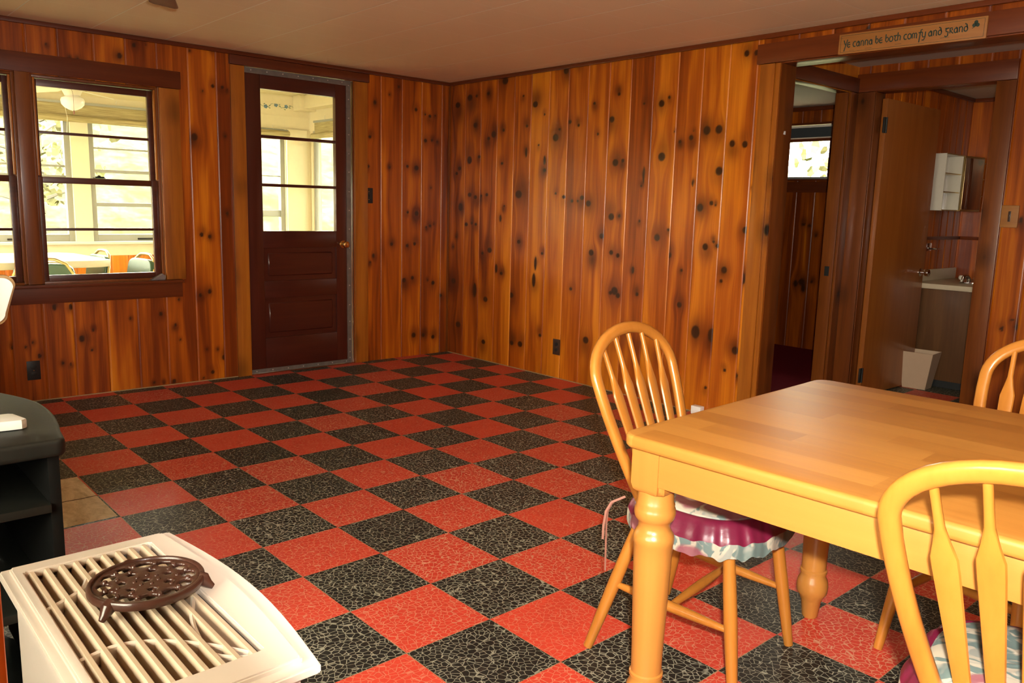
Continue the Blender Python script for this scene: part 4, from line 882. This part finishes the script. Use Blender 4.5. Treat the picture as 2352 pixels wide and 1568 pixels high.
outlet('light_switch','black switch plate on the pine wall right of the glazed door','blackpl',on_ywall(1.905,Yb,1.296),'switch')
outlet('wall_outlet','brown outlet low on the right pine wall','brownpl',on_xwall(Xr,2.120,.233))
sw=thing('light_switch','pale wooden switch plate beside the bathroom doorway','light switch'); sw.matrix_world=on_xwall(XA,-.390,1.260)
MB().box(-.046,.046,-.064,.064,.0005,.014,.004).build('cover_plate',M['sign'],sw)
MB().box(-.007,.007,-.030,.030,.0135,.0150,.001).box(-.0045,.0045,-.002,.012,.014,.026,.002).build('toggle',M['brownpl'],sw)
MB().box(-.003,.010,0.001,.05,.0,.045,.001)
tag(MB().box(Xr-.05,Xr-.007,.805,.875,.0005,.052,.004).build('baseboard_box',M['white']),'little white cable box at the foot of the right wall, just above the table edge','cable box')
# paper tag on the reveal
tag(MB().prism([(-.010,-.009),(.012,-.010),(.013,.010),(-.003,.009)],.0003,.0012,0,1,on_ywall(2.758,.456,1.690)).build('paper_tag',M['white'],smooth=False),'tiny white paper tag stuck to the opening reveal','tag')
# grey wedge on the sill
gw=MB(); gw.prism([(-.085,0),(.012,0),(.012,.028),(-.004,.040),(-.022,.030)],-.03,.01,.004,2,on_ywall(.338,Yb-.015,.7095)); tag(gw.build('folded_cloth',M['grey']),'folded grey cloth in the right corner of the window sill','cloth')

# ---- sign
sg=thing('wall_sign','pale wooden sign reading Ye canna be both comfy and grand over the opening','sign'); sg.matrix_world=on_xwall(Xr-.024,-.232,2.101)@Rz(math.radians(-.6))
MB().box(-.350,.350,-.049,.049,.0003,.014,.003).build('board',M['sign'],sg)
b=MB()
for y in (-.040,.040): b.box(-.338,.338,y-.0007,y+.0007,.0140,.0145)
for x in (-.338,.338): b.box(x-.0007,x+.0007,-.040,.040,.0140,.0145)
for x0,x1,y in ((-.335,-.33,.030),(-.21,-.175,-.033),(-.06,-.03,-.030),(.15,.19,-.026),(-.29,-.265,-.035)): b.box(x0,x1,y,y+.0012,.0140,.0145)
b.build('border_line',M['inkm'],sg,smooth=False)
def pen(strokes,w=.0032):
    mb=MB()
    for s_ in strokes:
        P=[]
        for k in range(len(s_)): P.append((s_[k][0],s_[k][1],.0147))
        if len(P)==2: P=[P[0],((P[0][0]+P[1][0])/2,(P[0][1]+P[1][1])/2,.0147),P[1]]
        mb.tube(P,0,6,ab=(w*.5,.0006),up=(0,0,1))
    return mb
def arc(cx,cy,r,a0,a1,n=9,ry=None):
    ry=ry or r; return [(cx+r*math.cos(math.radians(a0+(a1-a0)*k/n)),cy+ry*math.sin(math.radians(a0+(a1-a0)*k/n))) for k in range(n+1)]
# uncial letters: unit x-height 1, origin at baseline left ; (strokes, advance)
L={
 'Y':([[(0,1.5),(.42,.55)],[(.95,1.6),(.15,-.75)]],.95), 'y':([[(.05,1),(.05,.35),(.3,0),(.7,.1)],[(.78,1),(.75,0),(.5,-.55),(.05,-.55)]],1.0),
 'e':([arc(.45,.5,.42,60,320,10,.5),[(.1,.5),(.8,.56)]],1.0), 'c':([arc(.45,.5,.42,55,310,10,.5)],.92),
 'a':([arc(.38,.42,.34,0,360,12,.42),[(.32,1.0),(.72,.85),(.76,0.02),(.92,0)]],1.08),
 'n':([[(.1,1),(.1,0)],[(.1,.8),(.45,1.02),(.74,.78),(.74,0),(.9,0)]],1.08), 'm':([[(.1,1),(.1,0)],[(.1,.8),(.38,1.02),(.6,.8),(.6,0)],[(.6,.8),(.9,1.02),(1.12,.78),(1.12,0),(1.25,0)]],1.42),
 'b':([[(.1,1.55),(.1,.3),(.4,0),(.75,.3),(.72,.75),(.42,.95),(.12,.72)]],1.0), 'o':([arc(.45,.5,.42,0,360,14,.5)],1.02),
 't':([[(.0,1.0),(.85,1.04)],[(.42,1.0),(.32,.3),(.55,0),(.85,.12)]],.92), 'h':([[(.1,1.6),(.1,0)],[(.1,.8),(.45,1.02),(.74,.78),(.70,0)]],1.05),
 'f':([[(.35,-.9),(.5,.6),(.65,1.45),(.98,1.5)],[(.1,.92),(.95,1.0)]],.95), 'd':([arc(.42,.45,.38,0,360,12,.45),[(.80,.5),(.55,1.25),(.15,1.45)]],1.05),
 'g':([[(0,1),(.9,1.03)],[(.5,1.0),(.15,.75),(.3,.45),(.75,.35),(.7,-.35),(.35,-.55),(.0,-.35)]],1.02), 'r':([[(.1,1),(.1,0)],[(.1,.95),(.55,1.0),(.62,.62),(.15,.5),(.75,0),(.9,.05)]],1.0), ' ':([],.5)}
txt='Ye canna be both comfy and grand'
tw=sum(L[c][1] for c in txt); sxl=.595/tw; syl=.024; x=-.322; gm=MB()
for c_ in txt:
    st_,ad=L[c_]
    for s_ in st_:
        P=[(x+px_*sxl,-.018+py_*syl+.010*((x+.322)/.6)) for px_,py_ in s_]
        if len(P)==2: P=[P[0],((P[0][0]+P[1][0])/2,(P[0][1]+P[1][1])/2),P[1]]
        gm.tube([(a_,b_,.0143) for a_,b_ in P],0,6,ab=(.0027,.0006),up=(0,0,1))
    x+=ad*sxl
gm.build('lettering',M['inkm'],sg,smooth=False)
b=MB()
for k in range(3):
    a_=math.radians(90+k*120); b.prism([(x_+.302+.0085*math.cos(a_),y_+.018+.0085*math.sin(a_)) for x_,y_ in circ(.0085,14)],.0140,.0147)
b.tube([(.302,.018,.0143),(.296,.006,.0143),(.287,.001,.0143)],0,6,ab=(.0012,.0006),up=(0,0,1)); b.build('shamrock',M['inkm'],sg,smooth=False)

# ---- ceiling fan in the room (only one blade tip shows)
cf=thing('ceiling_fan','brown ceiling fan, just one blade tip showing at the top edge','ceiling fan',(-.37,1.30,0))
MB().lathe([(.06,2.219),(.055,2.19),(.02,2.17),(.015,2.14),(.07,2.13),(.10,2.11),(.10,2.06),(.06,2.04),(.02,2.035)],28).build('motor',M['brass'],cf)
BR=.60
for k in range(4):
    a_=math.radians(67.5+90*k)
    MB().prism([(.10,-.018),(.18,-.05),(BR-.02,-.06),(BR,-.045),(BR,.045),(BR-.02,.06),(.18,.05),(.10,.018)],-.004,.004,.0015,1,Rz(a_)@Tr(0,0,2.085)@Rx(.15)).build('blade',M['fanblade'],cf)
# ---- bathroom
va=thing('vanity','dark oak plywood bathroom vanity with a beige countertop','vanity',(4.78,.02,0))
MB().box(0,.78,-.50,.478,.06,.725,.002).build('cabinet',M['oakply'],va); MB().box(.04,.78,-.48,.47,.0,.06).build('plinth',M['linedk'],va)
c=MB(); c.box(-.025,.80,-.52,.4785,.727,.765,.006).box(0,.80,.462,.4785,.765,.850,.003); c.build('countertop',M['laminate'],va)
fa=thing('faucet','chrome bathroom faucet with a clear knob on the vanity','faucet',(5.02,.185,.7655),0)
b=MB(); b.prism([(x*1.0,y*2.6) for x,y in circ(.026,20)],.0005,.014,.003,2); b.tube([(0,0,.01),(-.01,0,.04),(-.04,0,.058),(-.10,0,.062),(-.122,0,.052),(-.124,0,.036)],[.016,.014,.012,.011,.011,.010],14); b.build('spout',M['chrome'],fa)
for s_ in (-1,1):
    MB().lathe([(.008,.012),(.008,.024),(.020,.030),(.024,.045),(.018,.058),(.003,.060)],10,Tr(0,s_*.052,0)).build('knob',M['acryl'],fa)
mc=thing('medicine_cabinet','small medicine cabinet with open shelves and a dark mirror door framed in gold','medicine cabinet',(4.90,YW,1.30))
w_=.62; h_=.405; d_=.11
b=MB(); b.box(0,w_,-.006,0,0,h_).box(0,w_,-d_,-.006,-.004,.004,.001).box(0,w_,-d_,-.006,h_-.004,h_+.004,.001).box(0,.006,-d_,-.006,.004,h_-.004).box(.315,.323,-d_,-.006,.004,h_-.004).box(w_-.006,w_,-d_,-.006,.004,h_-.004); b.build('case',M['acryl'],mc)
for z in (.13,.265): MB().box(.006,.315,-d_+.002,-.006,z,z+.006,.001).build('shelf',M['gold'],mc)
for a_ in (-.006,h_-.002): MB().box(-.003,.318,-d_-.004,-d_,a_,a_+.008).build('gold_edge',M['gold'],mc)
hd=MB(); Md=Tr(.322,-d_-.002,0)@Rz(math.radians(-7)); hd.box(0,.30,-.010,0,-.004,h_+.004,.002,2,Md); dr=hd.build('mirror_door',M['gold'],mc)
MB().box(.012,.288,-.012,-.0095,.010,h_-.010,0,2,Md).build('mirror',M['mirror'],dr,smooth=False)
for z in (.36,.24,.11): MB().box(.30,.325,-.008,-.002,z,z+.008,.001,2,Md).build('catch',M['gold'],dr)
sd_=thing('soap_dish','little chrome soap dish on the bathroom wall just past the door edge','soap dish',(5.03,YW,1.02))
b=MB(); b.box(-.04,.04,-.006,-.0005,-.03,.03,.003).tube([(-.05,-.02,-.01),(-.04,-.07,-.012),(.04,-.07,-.012),(.05,-.02,-.01)],.006,10); b.build('holder',M['chrome'],sd_)
wb_=thing('waste_basket','beige plastic waste basket on the bathroom floor before the vanity','waste basket',(4.66,.335,0),math.radians(4))
def bask(x0,y0,x1,y1,z0,z1,t=.004):
    b=bmesh.new(); R4=lambda x,y,z:[b.verts.new((sx*x,sy*y,z)) for sx,sy in((-1,-1),(1,-1),(1,1),(-1,1))]
    o0=R4(x0,y0,z0);o1=R4(x1,y1,z1);i1=R4(x1-t,y1-t,z1);i0=R4(x0-t,y0-t,z0+t)
    b.faces.new(o0[::-1]);b.faces.new(i0)
    for A,B in ((o0,o1),(o1,i1),(i1,i0)):
        for k in range(4): b.faces.new((A[k],A[(k+1)%4],B[(k+1)%4],B[k]))
    bmesh.ops.recalc_face_normals(b,faces=b.faces[:]); bmesh.ops.bevel(b,geom=b.edges[:],offset=.0018,segments=1,affect='EDGES'); return b
m=MB(); m.merge(bask(.068,.080,.098,.118,.004,.275)); m.build('bin',M['bisque'],wb_)

# ---- porch furniture
tz=.74
pt_=thing('porch_table','cream laminate porch table with a thick edge, seen through the window','table',(-.62,5.40,ZP))
poly=[(-.95,-.62),(.98,-.50),(1.07,-.42),(1.02,.42),(.93,.56),(-.95,.56)]
MB().prism(poly,.815,.87,.006,2).build('tabletop',M['lam'],pt_)
for x,y in ((-.8,-.42),(.8,-.36),(-.8,.42),(.8,.42)): MB().tube([(x,y,.0),(x*.96,y*.96,.815)],.016,12).build('leg',M['chrome'],pt_)
def vchair(label,loc,rz):
    c=thing('vinyl_chair',label,'chair',(loc[0],loc[1],ZP),rz,'green vinyl chairs on the porch')
    # faces +y, back at -y
    MB().box(-.20,.20,-.19,.21,.42,.48,.022,3).build('seat',M['vinyl'],c)
    p=[]
    for k in range(24):
        a_=2*PI*k/24; e=2/4.5; p.append((.205*math.copysign(abs(math.cos(a_))**e,math.cos(a_)),.155*math.copysign(abs(math.sin(a_))**e,math.sin(a_))))
    MB().prism(p,-.022,.022,.012,3,Tr(0,-.240,.715)@Rx(PI/2+.16)).build('backrest',M['vinyl'],c)
    b=MB(); P=[(-.205,-.20,.45),(-.212,-.228,.62),(-.198,-.262,.78),(-.150,-.285,.865),(-.08,-.292,.90),(0,-.293,.905),(.08,-.292,.90),(.150,-.285,.865),(.198,-.262,.78),(.212,-.228,.62),(.205,-.20,.45)]
    b.tube(P,.0115,12); b.build('back_frame',M['gold'],c)
    for sx in (-1,1):
        MB().tube([(sx*.18,.17,.43),(sx*.20,.215,.0)],.011,10).build('leg',M['gold'],c); MB().tube([(sx*.205,-.20,.45),(sx*.215,-.26,.0)],.011,10).build('leg',M['gold'],c)
    return c
vc=vchair('green vinyl chair with its back to the window, nearest the glass',(.01,4.97),math.radians(-20))
for loc,rz,lab in (((.29,5.62),math.radians(96),'green vinyl chair at the far right corner of the porch table'),((.46,5.02),math.radians(98),'green vinyl chair at the near right corner of the porch table')):
    c=copy_tree(vc); c.location=(loc[0],loc[1],ZP); c.rotation_euler=(0,0,rz); c['label']=lab
# porch ceiling fan with schoolhouse lamp
pf=thing('ceiling_fan','white porch ceiling fan carrying a white glass schoolhouse lamp','ceiling fan',(.325,5.3,0),0)
b=MB(); b.lathe([(.07,HP-.001),(.065,HP-.03),(.02,HP-.05),(.018,HP-.10),(.09,HP-.11),(.115,HP-.14),(.115,HP-.19),(.10,2.10),(.075,2.06),(.06,2.03),(.056,2.02)],28); b.build('motor',M['creamw'],pf)
b=MB(); b.lathe([(.050,2.022),(.056,2.012),(.080,2.000),(.088,1.980),(.082,1.950),(.062,1.928),(.030,1.910),(.004,1.902)],32); b.build('lamp_shade',M['opal'],pf)
for k in range(5):
    a_=math.radians(-24+72*k)
    bl=MB().prism([(.12,-.02),(.20,-.055),(.54,-.07),(.56,-.05),(.56,.05),(.54,.07),(.20,.055),(.12,.02)],-.003,.003,.001,1,Rz(a_)@Tr(0,0,2.075)@Rx(.20)).build('blade',M['creamw'],pf)
    MB().tube([(.09*math.cos(a_),.09*math.sin(a_),2.10),(.16*math.cos(a_+.1),.16*math.sin(a_+.1),2.085),(.22*math.cos(a_),.22*math.sin(a_),2.080)],.006,8).build('blade_arm',M['gold'],pf)
b=MB(); b.tube([(-.02,-.066,2.06),(-.021,-.108,2.02),(-.022,-.11,1.90)],.0012,6).lathe([(.001,1.90),(.006,1.89),(.007,1.875),(.002,1.865)],10,Tr(-.022,-.11,0)); b.build('pull_chain',M['tie'],pf)
# blinds
def blind(label,a,b_,y,z0,z1,x=None,green=False):
    ax=x is None
    o=thing('bamboo_blind',label,'blind',((a+b_)/2,y,z1) if ax else (x,(a+b_)/2,z1),0 if ax else -PI/2,'rolled bamboo blinds in the porch')
    hw=(b_-a)/2; h=z1-z0
    MB().box(-hw,hw,.004,.010,-h+.05,0).build('slats',M['blind'],o,smooth=False)
    MB().tube([(-hw,-.02,-h+.03),(hw,-.02,-h+.03)],.030,14).build('rolled_end',M['blind'],o)
    MB().box(-hw,hw,-.012,.003,-.02,.002,.002).build('head_rail',M['alum'],o)
    for s_ in (-.6,.6): MB().tube([(s_*hw,0,.002),(s_*hw-.012,0,.02),(s_*hw,0,.045)],.003,6).build('hook',M['creamw'],o)
    MB().tube([(hw*.05,-.012,-.02),(hw*.06,-.054,-h+.03),(hw*.05,-.03,-h-.12)],.002,6).build('cord',M['creamw'],o)
    if green: MB().box(hw-.05,hw-.03,-.055,-.052,-h,-.005).build('green_edge_tape',flat('green_tape',(.12,.25,.10),.6),o,smooth=False)
    return o
blind('wide rolled bamboo blind above the porch windows, behind the lamp',-.36,1.27,YP-.075,1.890,2.070,green=True)
blind('bamboo blind over the porch window behind the left half window',-1.45,-.45,YP-.075,1.86,2.045)
blind('short blind end at the top of the porch window seen in the door glass',1.82,2.66,YP-.075,1.915,1.985)
blind('rolled bamboo blind hanging on hooks on the porch side wall, seen in the door glass',4.9,6.1,None,1.90,2.09,x=PX1-.075)
# painted border of blue flowers high on the porch end wall
bo=MB(); bg=MB(); bs_=MB(); r=random.Random(4)
for i in range(14):
    x0=2.10+i*.058; z0=2.235+.018*math.sin(i*1.9)
    if i%2==0:
        for k in range(5): a_=k*2*PI/5; bo.prism([(x_+x0+.013*math.cos(a_),y_+z0+.013*math.sin(a_)) for x_,y_ in circ(.009,8)],0.0005,.0015,0,1,on_ywall(0,YP-.0002,0))
    bg.tube([(x0,YP-.001,z0),(x0+.03,YP-.001,z0+.018*math.sin(i)),(x0+.058,YP-.001,2.235+.018*math.sin((i+1)*1.9))],.0018,5)
    for k in (-1,1): bg.prism([(x0+.03,z0+k*.004),(x0+.042,z0+k*.018),(x0+.056,z0+k*.012)],.0005,.0012,0,1,on_ywall(0,YP-.0002,0))
fb=thing('flower_border','painted blue flower border high on the porch wall, seen through the door glass','wall painting',(0,0,0))
bo.build('blue_flowers',M['blue'],fb,smooth=False); bg.build('green_vine',M['green'],fb,smooth=False)
# ---- outdoors
def hillz(x,y):
    d=max(0,y-9); return -.62+ .0*d + 7.5*(1-math.exp(-max(0,d)/13))+.12*math.sin(x*.7+y*.3)
g=bmesh.new(); nx,ny=60,50; VV=[[None]*ny for _ in range(nx)]
for i in range(nx):
    for j in range(ny):
        x=-25+60*i/(nx-1); y=6.46+40*(j/(ny-1))**1.5; VV[i][j]=g.verts.new((x,y,hillz(x,y)+.08*math.sin(x*2.3)*math.cos(y*1.7)))
for i in range(nx-1):
    for j in range(ny-1): g.faces.new((VV[i][j],VV[i+1][j],VV[i+1][j+1],VV[i][j+1]))
mb=MB(); mb.merge(g); tag(mb.build('lawn',M['grass']),'bright sunlit grassy slope beyond the porch windows','grass',kind='stuff')
tag(MB().box(-30,35,-30,6.45,-.75,-.62).build('yard',M['grass']),'grass around the house','grass',kind='stuff')
def tree(x,y,h,cr,leafm,label,n=900,seed=1,trunkr=.11,zb=None,low=.35):
    r=random.Random(seed); z0=(hillz(x,y) if zb is None else zb)-.1
    t=thing('tree',label,'tree',(x,y,z0),0,'trees beyond the house')
    mb=MB(); P=[(0,0,0),(r.uniform(-.1,.1),0,h*.3),(r.uniform(-.2,.2),.1,h*.6),(r.uniform(-.2,.2),0,h*.95)]
    mb.tube(P,[trunkr,trunkr*.8,trunkr*.5,trunkr*.15],8)
    for k in range(9):
        zz=h*(.25+.07*k); a_=r.uniform(0,6.28); l=cr*r.uniform(.5,.95)
        mb.tube([(0,0,zz),(l*.5*math.cos(a_),l*.5*math.sin(a_),zz+l*.18),(l*math.cos(a_),l*math.sin(a_),zz+l*.28)],[.03,.02,.006],5)
    mb.build('trunk',M['bark'],t)
    V_=[];F_=[]
    for k in range(n):
        u=r.random()**.5; th=r.uniform(0,2*PI); zz=r.uniform(low,1.05); rad=cr*u*math.sin(min(PI,max(.1,(1.12-zz)/(1.12-low)*PI*.9)))
        c_=Vector((rad*math.cos(th),rad*math.sin(th),h*zz)); s_=r.uniform(.03,.085)
        e=Euler((r.uniform(0,6),r.uniform(0,6),r.uniform(0,6))).to_matrix(); b0=len(V_)
        for q in ((-1,-.5),(0,-.8),(1,-.3),(1,.5),(0,.8),(-1,.4)): V_.append(c_+e@Vector((q[0]*s_,q[1]*s_,.2*s_*abs(q[0]))))
        F_.append((b0,b0+1,b0+4,b0+5)); F_.append((b0+1,b0+2,b0+3,b0+4))
    me=bpy.data.meshes.new('crown'); me.from_pydata(V_,[],F_); me.materials.append(M[leafm]); o=bpy.data.objects.new('crown',me); link(o,t)
tree(-2.5,13,5.5,2.2,'leafy','yellow-green tree beyond the left half window',1200,1)
tree(.3,15,6.5,2.4,'leafg','green tree straight behind the porch table',1300,2)
tree(-5.5,16,6.5,2.6,'leafg','broad green tree at the far left beyond the porch',1000,12)
tree(1.35,11.2,2.6,1.0,'leafy','slim young tree with bare branches behind the porch window',350,3,.05,None,.3)
tree(2.9,16,6.0,2.3,'leafy','pale yellow tree behind the right porch window',1300,4)
tree(5.2,13.5,6.5,2.0,'leafy','tree with a pale slanting trunk seen through the door glass',1000,5,.22)
tree(8.2,15,6.5,2.6,'leafg','tree seen through the porch side window',1200,6)
tree(9.2,8.5,5.5,2.2,'leafy','tree beyond the porch side wall',1000,7,.12,-.6)
tree(9.6,2.3,4.6,1.9,'leafy','pale tree outside the small bedroom window',1500,8,.10,-.6)
tree(-8,-1.5,5.0,2.4,'leafg','tree outside the left wall window',1000,9,.12,-.6)

# ================================================================== LIGHT
bl_=bpy.data.lights.new('bathroom_fill','POINT'); bl_.energy=4.5; bl_.color=(1,.72,.40); bl_.shadow_soft_size=.06; lo_=bpy.data.objects.new('bathroom_fill',bl_); link(lo_); lo_.location=(4.35,-.55,1.75)  # added warm fill point, stands in for daylight inside the bathroom

W=bpy.data.worlds.new('sky'); SC.world=W; W.use_nodes=True; nt=W.node_tree; nt.nodes.clear()
wo=nt.nodes.new('ShaderNodeOutputWorld'); bg_=nt.nodes.new('ShaderNodeBackground'); bg_.inputs[0].default_value=(1.0,.95,.72,1); bg_.inputs[1].default_value=SKY; nt.links.new(bg_.outputs[0],wo.inputs[0])
s=bpy.data.lights.new('sun','SUN'); s.energy=SUN; s.angle=math.radians(3); s.color=(1,.93,.72); so=bpy.data.objects.new('sun',s); link(so); so.rotation_euler=Euler((math.radians(38),0,math.radians(-25)))
def portal(name,loc,rot,sx,sy):
    a=bpy.data.lights.new(name,'AREA'); a.shape='RECTANGLE'; a.size=sx; a.size_y=sy; a.energy=1; a.cycles.is_portal=True
    o=bpy.data.objects.new(name,a); link(o); o.location=loc; o.rotation_euler=rot
portal('porch_portal',(-.05,YP+.14,1.42),(-PI/2,0,0),5.6,1.25); portal('end_portal',(-3.06,4.95,1.4),(0,-PI/2,0),1.3,2.4); portal('side_portal',(PX1+.14,4.9,1.42),(0,PI/2,0),1.3,2.5); portal('bed_portal',(5.92,2.05,1.8),(0,PI/2,0),.6,.95); portal('left_portal',(-3.04,-1.4,1.4),(0,-PI/2,0),1.15,1.65)
# the photographer's flash, just above and right of the lens
CAM=Vector((-1.512,-2.057,1.241))
fl=bpy.data.lights.new('camera_flash','SPOT'); fl.energy=FLASH; fl.color=(1.0,.93,.84); fl.shadow_soft_size=.022; fl.spot_size=math.radians(100); fl.spot_blend=.22
fo=bpy.data.objects.new('camera_flash',fl); link(fo)
# ================================================================== CAMERA
yaw,pit,rol=0.73150,-0.16370,0.0265
yaw,pit,rol=0.731481,-0.163738,0.026467
f=Vector((math.sin(yaw)*math.cos(pit),math.cos(yaw)*math.cos(pit),math.sin(pit))); r0=Vector((math.cos(yaw),-math.sin(yaw),0)); u0=r0.cross(f)
c_,s_=math.cos(rol),math.sin(rol); rr=c_*r0+s_*u0; uu=-s_*r0+c_*u0
cd=bpy.data.cameras.new('camera'); cd.sensor_fit='HORIZONTAL'; cd.sensor_width=36; cd.lens=36*1873.28/2352; cd.clip_start=.02; cd.clip_end=200
co=bpy.data.objects.new('camera',cd); link(co)
co.matrix_world=Matrix(((rr.x,uu.x,-f.x,CAM.x),(rr.y,uu.y,-f.y,CAM.y),(rr.z,uu.z,-f.z,CAM.z),(0,0,0,1)))
SC.camera=co
fo.location=CAM+uu*.085+rr*.045
d=(f+rr*FAIM[0]+uu*FAIM[1]).normalized(); fo.rotation_euler=d.to_track_quat('-Z','Y').to_euler()
SC.view_settings.view_transform='Standard'; SC.view_settings.look='None'; SC.view_settings.gamma=1; SC.view_settings.exposure=0; SC.view_settings.use_curve_mapping=False
SC.cycles.use_adaptive_sampling=True; SC.cycles.adaptive_threshold=.06; SC.cycles.adaptive_min_samples=16; SC.cycles.max_bounces=6; SC.cycles.diffuse_bounces=3; SC.cycles.glossy_bounces=3; SC.cycles.transparent_max_bounces=12; SC.cycles.transmission_bounces=4
SC.cycles.sample_clamp_indirect=8; SC.cycles.use_denoising=True
